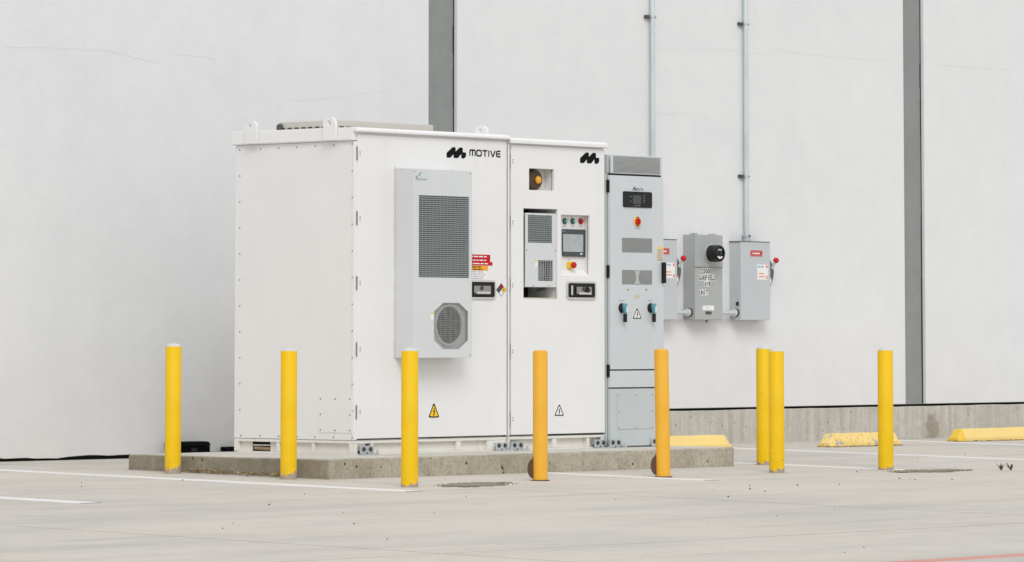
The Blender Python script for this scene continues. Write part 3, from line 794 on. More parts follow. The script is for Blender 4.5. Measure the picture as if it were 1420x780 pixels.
# ------------------------------------------------ control cabinet
XA, XB = W1 + .010, W1 + W2
c2 = thing('control_cabinet', 'white control cabinet with touchscreen recess and small built-in cooling unit', 'cabinet', ((XA + XB) / 2, DEP / 2, .002))
C2T = ZDT - .020
c2x0, c2x1 = at_y(709, 400, 0).x, XB - .008
win = FR(0, 734, 234.5, 768.5, 264.3); acr = FR(0, 726.2, 290, 773.4, 415.5); ctl = FR(0, 778.2, 298.8, 818, 384); hdl = FR(0, 785, 390.2, 826, 416)
build('body', MB().holed(XA, XB - .004, ZDB + .002, C2T - .01, .031, .60, [win, acr, (ctl[0] - .001, ctl[1] + .001, ctl[2] - .001, ctl[3] + .001)]).box(XA, XB - .004, .601, DEP, ZDB + .002, C2T - .01), 'white_paint_shaded', c2)
roof_cap(c2, XA + .002, XB - .004, DEP, C2T + .040, C2T - .025, .004, .042)
build('door', MB().holed(c2x0, c2x1, ZDB + .012, C2T - .012, 0, .026, [win, acr, ctl]), 'white_paint', c2, .004)
build('door_gasket', MB().holed(c2x0 - .012, c2x1 + .003, ZDB + .004, C2T - .003, .0265, .0305, [(win[0] - .003, win[1] + .003, win[2] - .003, win[3] + .003), (acr[0] - .003, acr[1] + .003, acr[2] - .003, acr[3] + .003), (ctl[0] - .003, ctl[1] + .003, ctl[2] - .003, ctl[3] + .003)]), 'seal_black', c2)
build('hinge_post', MB().box(XA, c2x0 - .014, .004, .0305, ZDB + .006, C2T - .006), 'white_paint_shaded', c2, .002)
build('cabinet_seal', MB().box(X1 + .001, XA - .001, .03, .06, ZDB, C2T - .03), 'seal_black', c2)
for v in (214, 299, 386, 478, 572):
    p = at_y(706, v, 0); build('hinge', MB().box(c2x0 - .0138, c2x0 - .002, .004, .014, p.z - .10, p.z), 'hinge_grey', c2, .002)
    for dv in (8, 11.5): q = at_y(711, v + dv, 0); piece('rivet', dot_me, q, c2)
mb = base_frame(c2, XA, XB - .004, .008, DEP, ZDB, [(XA, XA + .03), (at_y(768, 616, 0).x, at_y(773.5, 616, 0).x), (at_y(815.5, 616, 0).x, at_y(819, 616, 0).x), (XB - .045, XB - .004)])
build('base_frame', mb, 'base_paint', c2, .002)
build('base_panel', MB().box(XA + .03, XB - .05, .045, .055, .013, ZDB - .023), 'base_paint', c2)
bracket(c2, at_y(707.5, 622, 0).x, at_y(724.5, 622, 0).x, .008); bracket(c2, at_y(823, 618, 0).x, at_y(839.5, 618, 0).x - .004, .008)
m_logo(FR(0, 804.3, 212, 830.6, 226.9), 0, c2)
warning_triangle(FR(0, 768.6, 560.6, 782, 577.4), 0, c2, 'label_white')
# alarm opening: horn with amber lens
rect_part('alarm_recess', (win[0] - .01, win[1] + .01, win[2] - .01, win[3] + .01), .100, .105, 'horn_panel', c2)
hc = at_y(743.5, 249.5, .05)
horn = build('alarm_horn', MB().lathe((hc.x, .0995, hc.z), (0, -1, 0), [(.078, 0), (.078, .036), (.072, .046), (.05, .052), (.04, .053)], 28), 'brown', c2, smooth=True)
build('amber_lens', MB().lathe((hc.x + .008, .0462, hc.z - .002), (0, -1, 0), [(.026, 0), (.030, .010), (.025, .020), (.012, .025)], 18), 'amber', horn, smooth=True)
for a in (.72, .86): piece('screw', dot_me, (win[0] + (win[1] - win[0]) * a, .0995, (win[2] + win[3]) / 2 + .01), c2)
# recessed small cooling unit
build('cooler_recess', MB().box(acr[0] - .01, acr[1] + .01, .30, .31, acr[2] - .01, acr[3] + .01), 'dark_void', c2)
build('recess_floor', MB().box(acr[0] + .001, acr[1] - .001, .006, .29, acr[2] + .001, acr[2] + .012), 'interior_beige', c2)
cy = .012
cr = FR(cy, 728.5, 296, 771.5, 398.5); gu = FR(cy, 732.2, 299, 765.8, 337); gl = FR(cy, 746.3, 361.6, 767, 390)
cm = MB().holed(cr[0], cr[1], cr[2], cr[3], cy, cy + .008, [gu, gl]); cm.box(cr[0], cr[1], cy + .05, .25, cr[2], cr[3])
cu = build('cooling_unit', cm, 'grey_unit_paint', c2, .002)
build('grille_slats', slats(gu[0], gu[1], gu[2], gu[3], cy + .002, .0155, .0042, .010), 'slat_light', cu, kind='stuff')
mb = MB()
for i in range(1, 9): x = gu[0] + (gu[1] - gu[0]) * i / 9; mb.box(x - .0016, x + .0016, cy + .001, cy + .003, gu[2], gu[3])
build('grille_wires', mb, 'slat_grey', cu, kind='stuff')
build('grille_back', MB().box(gu[0] - .004, gu[1] + .004, cy + .036, cy + .038, gu[2] - .004, gu[3] + .004), 'bezel', cu)
build('fan_back', MB().box(gl[0] - .004, gl[1] + .004, cy + .040, cy + .042, gl[2] - .004, gl[3] + .004), 'dark_void', cu)
build('fan_rotor', MB().lathe((gl[0] + .03, cy + .039, (gl[2] + gl[3]) / 2 - .01), (0, -1, 0), [(.09, 0), (.085, .004), (.03, .004), (.028, .012)], 24), 'slat_grey', cu, smooth=True)
build('fan_guard', wires(gl[0], gl[1], gl[2], gl[3], cy + .001, .026, .0170, .0034), 'mesh_grey', cu, kind='stuff')
rect_part('sticker', FR(cy, 742, 363.5, 745.3, 370), cy - .001, cy - .0002, 'label_white', cu); rect_part('sticker_stripe', FR(cy, 742, 361.4, 745.3, 363.4), cy - .001, cy - .0002, 'yellow_label', cu)
for a, c in ((.25, .975), (.75, .975), (.04, .5), (.96, .5), (.25, .02), (.75, .02)): piece('screw', dot_me, (cr[0] + (cr[1] - cr[0]) * a, cy, cr[2] + (cr[3] - cr[2]) * c), cu)
build('drain_stub', MB().tube((cr[0] + .22, .10, cr[2] - .03), (cr[0] + .25, .02, cr[2] - .004), .012, 8), 'bezel', cu)
# control recess
RY = .062
rect_part('control_panel', (ctl[0] - .004, ctl[1] + .004, ctl[2] - .004, ctl[3] + .004), RY, RY + .006, 'white_paint', c2)
build('recess_sill', MB().poly_x([(.004, ctl[2] + .001), (RY - .0005, ctl[2] + .001), (RY - .0005, ctl[2] + .055)], ctl[0] + .001, ctl[1] - .001), 'white_paint', c2)
for u, mt in ((782.7, 'green_lamp'), (793.8, 'green_lamp'), (804.8, 'red')):
    p = at_y(u, 307.2, RY); bt = build('push_button', MB().lathe((p.x, RY - .0002, p.z), (0, -1, 0), [(.0235, 0), (.0235, .006), (.018, .009)], 20), 'bezel' if mt != 'red' else 'dark_red', c2, smooth=True)
    build('button_cap', MB().lathe((p.x, RY - .0095, p.z), (0, -1, 0), [(.018, 0), (.017, .008), (.010, .011)], 18), mt, bt, smooth=True)
    if mt == 'green_lamp': build('button_glint', MB().lathe((p.x + .003, RY - .0207, p.z), (0, -1, 0), [(.006, 0), (.005, .002)], 10), 'label_white', bt)
    word_lines('button_legend', (p.x - .024, p.x + .024, p.z - .043, p.z - .032), RY - .0002, 1, 'text_grey', bt, fill=.5, seed=int(u), th=.0008)
sc = FR(RY, 778.8, 318.4, 811.4, 356.2)
ts = build('touchscreen', MB().poly_y(rrect(sc[0] + .002, sc[1], sc[2], sc[3], .008), RY - .018, RY - .0002), 'bezel', c2, .003)
d_ = FR(RY - .018, 780.8, 325.3, 808.6, 349.5); rect_part('display', d_, RY - .0192, RY - .0182, 'screen_glass', ts)
e_ = FR(RY - .018, 804.5, 351.4, 807.5, 353.4); rect_part('maker_print', e_, RY - .0188, RY - .0182, 'label_white', ts)
e_ = FR(RY - .018, 780.5, 320.8, 783.5, 322); rect_part('model_print', e_, RY - .0188, RY - .0182, 'text_grey', ts)
p = at_y(793.5, 368, RY - .03)
es = build('emergency_stop', MB().poly_y(rrect(p.x - .030, p.x + .026, p.z - .026, p.z + .026, .012), RY - .030, RY - .0002), 'yellow_label', c2, .003)
build('mushroom_button', MB().lathe((p.x, RY - .0302, p.z), (0, -1, 0), [(.014, 0), (.014, .010), (.023, .012), (.024, .022), (.018, .030)], 22), 'red', es, smooth=True)
word_lines('button_legend', (p.x - .02, p.x + .022, p.z + .036, p.z + .044), RY - .0002, 1, 'text_grey', es, fill=.5, seed=8, th=.0008)
paddle_handle(hdl, 0, c2, cover=True)


# ------------------------------------------------ inverter cabinet
IY = -.03; ID = .62
XI0 = at_y(846.5, 400, IY).x; XI1 = at_y(920.3, 400, IY).x
inv = thing('inverter_cabinet', 'narrow grey power inverter cabinet with black display and two teal rotary handles', 'cabinet', ((XI0 + XI1) / 2, ID / 2, .002))
zI = lambda v: at_y(882, v, IY).z
zt1, zt0, zd1, zd0, zs1, zs0, zb1 = zI(216), zI(242), zI(244.6), zI(512.3), zI(514.2), zI(537.3), zI(539.2)
build('body', MB().box(XI0 + .004, XI1 - .004, .0, ID, .004, zt0 - .004), 'inverter_lower_paint', inv)
tv = FR(IY, 850.5, 218, 915.8, 241)
build('vent_hood', MB().holed(XI0 + .006, XI1 - .012, zt0, zt1, IY, IY + .006, [tv]).box(XI0 + .006, XI1 - .012, IY + .03, ID, zt0, zt1), 'inverter_paint', inv, .003)
build('vent_mesh', wires(tv[0], tv[1], tv[2], tv[3], IY + .0005, .010, .0088, .0042), 'mesh_grey', inv, kind='stuff')
build('hood_gap', MB().box(XI0 + .01, XI1 - .02, IY + .006, .1, zd1 + .001, zt0 - .001), 'dark_void', inv)
iv1, iv2 = FR(IY, 862.5, 330.4, 904.5, 350.7), FR(IY, 862.5, 375, 904.5, 395)
build('door', MB().holed(XI0, XI1, zd0, zd1, IY, IY + .024, [iv1, iv2]), 'inverter_paint', inv, .004)
build('vent_back', MB().box(XI0 + .02, XI1 - .02, IY + .0255, -.0008, iv2[2] - .03, iv1[3] + .03), 'bezel', inv)
build('vent_mesh', wires(iv1[0], iv1[1], iv1[2], iv1[3], IY + .0005, .010, .0082, .0036), 'mesh_grey', inv, kind='stuff')
build('vent_mesh', wires(iv2[0], iv2[1], iv2[2], iv2[3], IY + .0005, .010, .0082, .0036), 'mesh_grey', inv, kind='stuff')
xm = (iv2[0] + iv2[1]) / 2; mb = MB(); pts = []
for i in range(9): a = R(-60 + 120 * i / 8); pts.append((xm - .075 + math.cos(a) * .06, (iv2[2] + iv2[3]) / 2 + math.sin(a) * .06))
for i in range(9): a = R(120 + 120 * i / 8); pts.append((xm + .075 + math.cos(a) * .06, (iv2[2] + iv2[3]) / 2 + math.sin(a) * .06))
build('fan_partition', MB().poly_y(pts, IY - .001, IY + .0003), 'guard_grey', inv)
build('lower_strip', MB().box(XI0, XI1, IY + .002, -.0005, zs0, zs1), 'inverter_paint', inv, .003)
build('plinth_panel', MB().box(XI0, XI1, IY + .002, -.0005, .012, zb1), 'inverter_lower_paint', inv, .003)
build('seam', MB().box(XI0 + .012, XI1 - .01, IY + .008, -.0006, zs0 - .004, zs0 + .0005), 'dark_void', inv); build('seam', MB().box(XI0 + .012, XI1 - .01, IY + .008, -.0006, zs1, zd0), 'dark_void', inv)
build('frame_strip', MB().box(XB + .002, XI0 - .002, .004, .1, .012, zt0), 'inverter_lower_paint', inv)
for v in (249.5, 368, 506):
    p = at_y(845, v, IY); build('hinge', MB().box(XI0 - .010, XI0 - .001, IY + .006, .0035, p.z - .095, p.z), 'black_plastic', inv, .002)
ap = FR(IY, 856, 546, 906, 595); pl = rect_part('access_panel', ap, IY - .002, IY + .0015, 'inverter_lower_paint', inv, .001)
for a in (.04, .5, .96):
    for c in (.04, .5, .96):
        if (a, c) != (.5, .5): piece('screw', dot_me, (ap[0] + (ap[1] - ap[0]) * a, IY - .002, ap[2] + (ap[3] - ap[2]) * c), pl)
bracket(inv, at_y(844, 616, IY).x, at_y(859.5, 616, IY).x, IY + .006); bracket(inv, at_y(902, 614, IY).x, at_y(916, 614, IY).x, IY + .006)
dr = FR(IY, 863.6, 266.2, 903.4, 288.2); dp = build('display_panel', MB().poly_y(rrect(*dr, .014), IY - .008, IY - .0002), 'black_plastic', inv, .002)
DY = IY - .008
rect_part('display', FR(DY, 877.6, 271.3, 889, 283.2), DY - .001, DY - .0001, 'bezel', dp)
mb = MB()
for u, v in ((874.5, 273), (874.5, 279.5), (893.2, 271.7), (893.2, 274.8), (893.2, 278), (893.2, 281), (880.7, 285.5), (883.7, 285.5), (886.7, 285.5)):
    p = at_y(u, v, DY); mb.box(p.x - .006, p.x + .006, DY - .001, DY - .0001, p.z - .003, p.z + .003)
build('key_print', mb, 'text_grey', dp)
lg = FR(IY, 876.6, 259, 892, 264.6); x0, x1, z0, z1 = lg
build('logo_mark', MB().poly_y([(x0, z0), (x0 + .008, z0), (x0 + .022, z1 - .012), (x0 + .03, z0), (x0 + .045, z0), (x0 + .026, z1)], IY - .0012, IY - .0002), 'black_print', inv)
text_part('logo_lettering', 'DELTA', (x0 + .042, x1, z0, z0 + (z1 - z0) * .62), IY - .0002, 'black_print', inv)
p = at_y(883.6, 307.6, IY)
rs = build('rotary_switch', MB().poly_y([(p.x + math.cos(R(22.5 + 45 * i)) * .044, p.z + math.sin(R(22.5 + 45 * i)) * .040) for i in range(8)], IY - .006, IY - .0002), 'yellow_label', inv, .002)
mb = MB(); mb.box(p.x - .018, p.x + .018, IY - .0066, IY - .0061, p.z + .030, p.z + .036); mb.box(p.x - .018, p.x + .018, IY - .0066, IY - .0061, p.z - .036, p.z - .030); build('switch_print', mb, 'black_print', rs)
build('switch_knob', MB().lathe((p.x - .004, IY - .0068, p.z), (0, -1, 0), [(.027, 0), (.026, .012), (.020, .016)], 20), 'red', rs, smooth=True)
build('switch_grip', MB().box(p.x - .010, p.x + .002, IY - .032, IY - .0232, p.z - .022, p.z + .022), 'red', rs, .003)
word_lines('switch_legend', FR(IY, 879.5, 316.2, 888.5, 317.8), IY - .0002, 1, 'text_grey', inv, fill=.6, seed=4, th=.0008)
for u in (871, 896): q = at_y(u, 402, IY); piece('screw', screw_me, q, inv)
rect_part('tan_label', FR(IY, 880.2, 409.3, 886.8, 414.7), IY - .001, IY - .0002, 'tan_label', inv)
warning_triangle(FR(IY, 877, 427.2, 889.6, 442.8), IY, inv, 'label_white')
for u in (864.2, 904.2):
    p = at_y(u - 2.2, 427.5, IY)
    h = build('rotary_handle', MB().lathe((p.x, IY - .0002, p.z), (0, -1, 0), [(.038, 0), (.036, .012), (.024, .020)], 22), 'black_plastic', inv, smooth=True)
    build('handle_hub', MB().poly_y([(p.x - .016, p.z + .034), (p.x + .014, p.z + .036), (p.x + .024, p.z + .012), (p.x + .014, p.z - .040), (p.x - .006, p.z - .042), (p.x - .020, p.z + .008)], IY - .046, IY - .0202), 'teal', h, .006)
    build('hub_cap', MB().poly_y([(p.x + .006, p.z + .018), (p.x + .018, p.z + .008), (p.x + .012, p.z - .034), (p.x + .002, p.z - .03)], IY - .048, IY - .0461), 'label_white', h)
    build('handle_grip', MB().poly_y(rrect(p.x - .010, p.x + .016, p.z - .108, p.z - .0425, .006), IY - .044, IY - .022), 'black_plastic', h, .004)
    word_lines('handle_legend', (p.x - .04, p.x + .04, p.z + .054, p.z + .060), IY - .0002, 1, 'text_grey', h, fill=.6, seed=int(u), th=.0008)
st = FR(IY, 911.2, 346, 919.3, 362); lb = rect_part('yellow_label', st, IY - .001, IY - .0002, 'tan_label', inv); word_lines('label_print', st, IY - .0011, 5, 'text_grey', lb, fill=.3, seed=9, th=.0006)
rect_part('caution_label', FR(IY, 913.5, 342.3, 918.7, 346.3), IY - .0015, IY - .0002, 'yellow_label', inv)
hr = FR(IY - .03, 916, 364, 921.6, 393)
build('door_handle', MB().box(XI1 - .030, XI1 - .004, IY - .034, IY - .0002, hr[2], hr[3]), 'black_plastic', inv, .006)

# ================================================================== WALL-MOUNTED EQUIPMENT
def switch_box(u_off, label):
    d = .125
    yf = YW - d
    q = lambda u, v: at_y(u + u_off, v, yf)
    x0, x1 = q(1026.6, 390).x, q(1067.6, 390).x; z1, z0 = at_y(1047, 335.6, yf).z, at_y(1047, 444.4, yf).z
    t = thing('disconnect_switch', label, 'switch box', ((x0 + x1) / 2, YW, z0))
    build('enclosure', MB().box(x0 + .002, x1 - .002, yf + .004, YW - .001, z0, z1 - .004), 'switch_paint', t, .003)
    build('cover', MB().box(x0, x1, yf - .004, yf + .0035, z0 + .002, z1 - .002), 'switch_paint', t, .002)
    build('drip_hood', MB().box(x0 - .006, x1 - .006, yf - .006, YW - .001, z1 - .0035, z1 + .003), 'dark_steel', t)
    Y = yf - .004
    P = lambda a, b, c, e: FR(Y, a + u_off, b, c + u_off, e)
    # lettering panels move with u_off, so take them from the box itself
    def rel(a, b, c, e):
        W, H = x1 - x0, z1 - z0; return (x0 + W * (a - 1026.6) / 41, x0 + W * (c - 1026.6) / 41, z1 - H * (e - 335.6) / 108.8, z1 - H * (b - 335.6) / 108.8)
    r1 = rel(1040.2, 347.6, 1056.8, 356); l1 = build('red_label', MB().poly_y(rrect(*r1, .008), Y - .001, Y - .0002), 'red', t)
    mbf = MB(); rframe(mbf, r1[0] + .008, r1[1] - .008, r1[2] + .006, r1[3] - .006, .004, .0016, Y - .0014, Y - .0011); build('label_frame', mbf, 'label_white', l1)
    word_lines('label_print', (r1[0] + .018, r1[1] - .018, r1[2] + .014, r1[3] - .014), Y - .0011, 1, 'label_white', l1, fill=.55, seed=2, margin=.02, th=.0006)
    r2 = rel(1049.5, 367, 1064.3, 388.2); l2 = rect_part('white_label', r2, Y - .001, Y - .0002, 'label_white', t)
    W, H = r2[1] - r2[0], r2[3] - r2[2]
    text_part('maker_lettering', 'EATON', (r2[0] + .06 * W, r2[0] + .58 * W, r2[3] - .21 * H, r2[3] - .08 * H), Y - .0011, 'text_blue', l2)
    word_lines('label_print', (r2[0] + .10 * W, r2[0] + .78 * W, r2[2] + .12 * H, r2[2] + .50 * H), Y - .0011, 2, 'text_orange', l2, fill=.38, seed=6, th=.0006)
    mb = MB(); mb.box(r2[0] + .82 * W, r2[0] + .96 * W, Y - .0017, Y - .0011, r2[3] - .22 * H, r2[3] - .05 * H); mb.box(r2[0] + .84 * W, r2[0] + .96 * W, Y - .0017, Y - .0011, r2[2] + .06 * H, r2[2] + .26 * H)
    build('label_mark', mb, 'text_orange', l2)
    # operating lever on the far side
    yl = yf + .022; zc = z1 - (z1 - z0) * .38
    qd = build('lever_quadrant', MB().poly_y([(x1 + .0005, zc + .125), (x1 + .030, zc + .105), (x1 + .072, zc + .05), (x1 + .082, zc - .01), (x1 + .068, zc - .07), (x1 + .022, zc - .14), (x1 + .0005, zc - .15)], yl - .006, yl + .006), 'lever_grey', t, .002)
    build('lever_arm', MB().poly_y([(x1 + .024, zc + .030), (x1 + .050, zc + .018), (x1 + .104, zc + .090), (x1 + .082, zc + .110)], yl - .018, yl - .0065), 'meter_paint', qd, .003)
    build('lever_knob', MB().lathe((x1 + .088, yl - .016, zc + .096), (.5, -.15, .5), [(.011, -.010), (.022, -.003), (.026, .012), (.023, .028), (.010, .036)], 18), 'red', qd, smooth=True)
    build('lock_tab', MB().poly_y([(x1 + .008, zc - .10), (x1 + .034, zc - .05), (x1 + .040, zc - .085), (x1 + .016, zc - .125)], yl - .009, yl - .0065), 'label_white', qd)
    build('latch', MB().box(x0 - .006, x0 + .0015, yf + .02, yf + .045, z0 + .13, z0 + .165), 'black_plastic', t, .002)
    for a in (.25, .75): build('knockout', MB().lathe((x0 + .002, yf + .05, z0 + (z1 - z0) * a), (-1, 0, 0), [(.022, 0), (.022, .001)], 14), 'switch_paint', t)
    return t, x0, x1, yf, z0, z1
swr, rx0, rx1, ryf, rz0, rz1 = switch_box(0, 'grey switch box with red lever knob, fed by conduit, right next to bare wall')
swl, lx0, lx1, lyf, lz0, lz1 = switch_box(-129, 'grey switch box with red lever knob, partly hidden behind the inverter cabinet')
# meter
MD = .135; my = YW - MD
mx0, mx1 = at_y(963.5, 385, my).x, at_y(1001.8, 385, my).x; mz1, mz0, mzs = at_y(983, 325.8, my).z, at_y(983, 444, my).z, at_y(983, 371, my).z
mt = thing('electric_meter', 'grey electric meter box with round black glass meter and stick-on address letters', 'electric meter', ((mx0 + mx1) / 2, YW, mz0))
build('enclosure', MB().box(mx0 + .003, mx1 - .003, my + .004, YW - .001, mz0, mz1), 'meter_paint', mt, .004)
build('upper_cover', MB().box(mx0, mx1, my - .006, my + .0035, mzs + .004, mz1 - .003), 'meter_paint', mt, .003)
build('lower_cover', MB().box(mx0, mx1, my, my + .0036, mz0 + .003, mzs - .001), 'meter_paint', mt, .003)
build('cover_flange', MB().box(mx0 - .001, mx1 + .001, my - .010, my - .0005, mzs - .0005, mzs + .0035), 'meter_paint', mt)
build('top_hub', MB().box(mx0 + .02, mx0 + .07, my + .02, my + .07, mz1 + .0005, mz1 + .012), 'meter_paint', mt, .003); build('top_hub', MB().box(mx1 - .12, mx1 - .06, my + .02, my + .07, mz1 + .0005, mz1 + .010), 'meter_paint', mt, .003)
mc = at_y(984.8, 352, my - .006)
ring = build('meter_ring', MB().lathe((mc.x, my - .0062, mc.z), (0, -1, 0), [(.088, 0), (.088, .012), (.078, .016)], 36), 'galvanised', mt, smooth=True)
build('meter_body', MB().lathe((mc.x, my - .0224, mc.z), (0, -1, 0), [(.078, 0), (.077, .05), (.074, .088), (.066, .094)], 36), 'glass_black', ring, smooth=True)
build('meter_rim', MB().lathe((mc.x, my - .1166, mc.z), (0, -1, 0), [(.066, 0), (.071, .003), (.066, .008), (.056, .009), (.053, .002)], 36, caps=False), 'black_plastic', ring, smooth=True)
build('meter_dial', MB().poly_y([(mc.x + math.cos(R(200 + i * 14)) * .040, mc.z - .012 + math.sin(R(200 + i * 14)) * .036) for i in range(11)], my - .119, my - .1168), 'label_white', ring)
build('meter_window', MB().box(mc.x - .026, mc.x + .026, my - .119, my - .1168, mc.z + .026, mc.z + .040), 'mesh_grey', ring)
build('meter_bayonet', MB().box(mc.x - .008, mc.x + .010, my - .121, my - .1192, mc.z - .03, mc.z + .02), 'black_plastic', ring)
def letters(s, u0, v0, v1, pitch):
    for i, ch in enumerate(s):
        r = FR(my, u0 + i * pitch, v0, u0 + (i + .93) * pitch, v1)
        tl = rect_part('letter_tile', r, my - .0012, my - .0003, 'label_white', mt)
        W, H = r[1] - r[0], r[3] - r[2]; wI = .36 if ch == 'I' else .06
        text_part('letter', ch, (r[0] + W * wI, r[1] - W * wI, r[2] + H * .10, r[3] - H * .10), my - .0013, 'black_print', tl, bold=.015)
letters('2500', 972.3, 372.4, 380.4, 2.95); letters('GARFIELD', 969.2, 381.2, 389.8, 2.92); letters('AVE', 976.8, 390.2, 397.6, 3.15); letters('UNIT', 969.6, 402, 410, 3.0)
r = FR(my, 974.4, 424, 990, 430.6); tl = rect_part('number_tile', r, my - .0012, my - .0003, 'label_white', mt); text_part('letter', '7', (r[0] + .055, r[0] + .068, r[2] + .012, r[3] - .012), my - .0013, 'black_print', tl)
build('hasp', MB().poly_y(rrect(*FR(my, 978.4, 432.2, 986, 435.8), .004), my - .008, my - .0003), 'dark_steel', mt, .002)
build('lock_stud', MB().tube((mx0 + .20, my + .03, mz0 - .02), (mx0 + .20, my + .03, mz0 - .0005), .008, 8), 'dark_steel', mt)

# conduits
def nipple(xa, xb, label):
    p = at_y(950, 433.5, my + .05); yc = my + .06; z = p.z
    t = thing('conduit_nipple', label, 'conduit', ((xa + xb) / 2, yc, z - .025))
    build('pipe', MB().tube((xa + .001, yc, z), (xb - .001, yc, z), .022, 18), 'conduit_steel', t, smooth=True)
    build('lock_nut', MB().lathe((xb - .030, yc, z), (1, 0, 0), [(.026, -.012), (.034, -.008), (.034, .010), (.028, .014)], 12), 'bright_zinc', t)
    build('lock_nut', MB().lathe((xb - .0125, yc, z), (1, 0, 0), [(.036, .003), (.038, .006), (.038, .0115)], 12), 'dark_steel', t)
nipple(lx1, mx0 + .003, 'short horizontal steel conduit between half-hidden switch box and meter box')
nipple(mx1 - .003, rx0 + .002, 'short horizontal steel conduit between meter box and switch box beside bare wall')
def conduit(uc, zbot, clamp_v, label):
    yc = YW - .034; p = at_y(uc, 330, yc); x = p.x; r = .0215
    t = thing('vertical_conduit', label, 'conduit', (x, yc, zbot))
    build('pipe', MB().tube((x, yc, zbot + .001), (x, yc, 6.5), r, 20), 'conduit_steel', t, smooth=True)
    build('coupling', MB().lathe((x, yc, zbot + .002), (0, 0, 1), [(.040, 0), (.040, .016), (.032, .018), (.032, .036), (.036, .040), (.036, .060), (.028, .066)], 14), 'galvanised', t)
    build('set_screw', MB().lathe((x, yc - .036, zbot + .05), (0, -1, 0), [(.008, -.003), (.007, .010)], 8), 'dark_steel', t)
    for v in clamp_v:
        z = at_y(uc, v, yc).z
        c = build('pipe_clamp', MB().lathe((x, yc, z - .010), (0, 0, 1), [(r + .0005, 0), (r + .004, 0), (r + .004, .02), (r + .0005, .02)], 20, caps=False), 'galvanised', t)
        build('clamp_bracket', MB().box(x - .080, x - r - .004, YW - .030, YW - .001, z - .015, z + .015), 'dark_steel', c, .003)
        build('clamp_strap', MB().box(x - .070, x + r + .006, yc + r * .2, yc + r * .6, z - .009, z + .009), 'galvanised', c)
        build('clamp_bolt', MB().lathe((x + r + .0045, yc, z), (1, 0, 0), [(.010, 0), (.010, .014), (.005, .016)], 8), 'dark_steel', c)
    return t
conduit(1035.2, rz1 + .003, (34, 245), 'vertical steel conduit entering the top of the fully visible switch box')
conduit(905.6, lz1 + .003, (24,), 'vertical steel conduit running down behind the inverter cabinet')

# ================================================================== BOLLARDS
def bollard(u, v, vt, rad, mat, label, cap=True, lean=None, plate=False):
    p = ground(u, v); h = at_y(u, vt, p.y).z - p.z if lean is None else (at_y(u, vt, p.y).z - p.z)
    t = thing('bollard', label, 'bollard', (p.x, p.y, p.z), 'bollards around the equipment pad')
    if cap:
        prof = [(rad, -.05), (rad, h - .004), (rad - .003, h)]
    else:
        prof = [(rad, -.05), (rad, h - .018), (rad - .004, h - .006), (rad - .014, h)]
    po = build('post', MB().lathe(p, (0, 0, 1), prof, 40), mat, t, smooth=True)
    if cap: build('cap', MB().lathe(p, (0, 0, 1), [(rad - .004, h + .0005), (rad - .008, h + .010), (rad - .02, h + .018), (.012, h + .024)], 32), 'cap_concrete', t, smooth=True)
    else: build('base_collar', MB().lathe(p, (0, 0, 1), [(rad + .014, -.02), (rad + .014, .005), (rad + .001, .007)], 32), 'rust_brown', t)
    if plate:
        # rusty half-round hinge ear behind the foot
        pts = [(0, .0), (.012, .012)]
        for i in range(9): a = R(-70 + 150 * i / 8); pts.append((.010 + math.cos(a) * .040, .080 + math.sin(a) * .068))
        pts += [(.012, .165), (0, .175)]
        n = len(pts); mbp = MB()
        d = Vector((-.8, .6, 0)).normalized()
        o0 = p + d * (rad * .80)
        th = Vector((.6, .8, 0)) * .012
        vs = [o0 + d * a + Vector((0, 0, b2 + .004)) - th / 2 for a, b2 in pts] + [o0 + d * a + Vector((0, 0, b2 + .004)) + th / 2 for a, b2 in pts]
        mbp.add(vs, [tuple(range(n)), tuple(range(2 * n - 1, n - 1, -1))] + [((i + 1) % n, i, n + i, n + (i + 1) % n) for i in range(n)])
        build('hinge_ear', mbp, 'rust_brown', t, .002)
    if lean: t.rotation_euler = lean
    return t
concrete('cap_concrete', (.58, .58, .56), (.68, .68, .66), (.50, .49, .46))
bollard(239.5, 657, 481, .0565, 'bollard_yellow_scuffed', 'yellow bollard with scraped grey foot standing before the black box at the wall')
bollard(400, 665, 487, .0565, 'bollard_yellow_scuffed', 'yellow bollard with chipped grey foot in front of the blank cabinet side panel')
bollard(568, 675.8, 487, .0568, 'bollard_yellow', 'bright yellow bollard with white domed cap in front of the large door-mounted air conditioner')
bollard(749.3, 667, 486, .0515, 'bollard_orange', 'upright orange-yellow capless bollard with rusty ear in front of the touchscreen cabinet', cap=False, plate=True)
bollard(919.8, 662, 484.3, .0515, 'bollard_orange', 'slightly leaning orange-yellow capless bollard with rusty ear in front of the grey inverter', cap=False, lean=(R(-.1), R(-1.05), 0), plate=True)
bollard(1059.3, 645, 484, .0565, 'bollard_yellow_rusty', 'yellow bollard with rusty cap seam standing half behind another yellow bollard')
bollard(1077.3, 655.8, 487.5, .0565, 'bollard_yellow_rusty', 'yellow bollard with flaking foot standing just in front of another yellow bollard')
bollard(1228.6, 651.8, 486.3, .0585, 'bollard_yellow', 'single yellow bollard in front of the short chipped wheel stop')

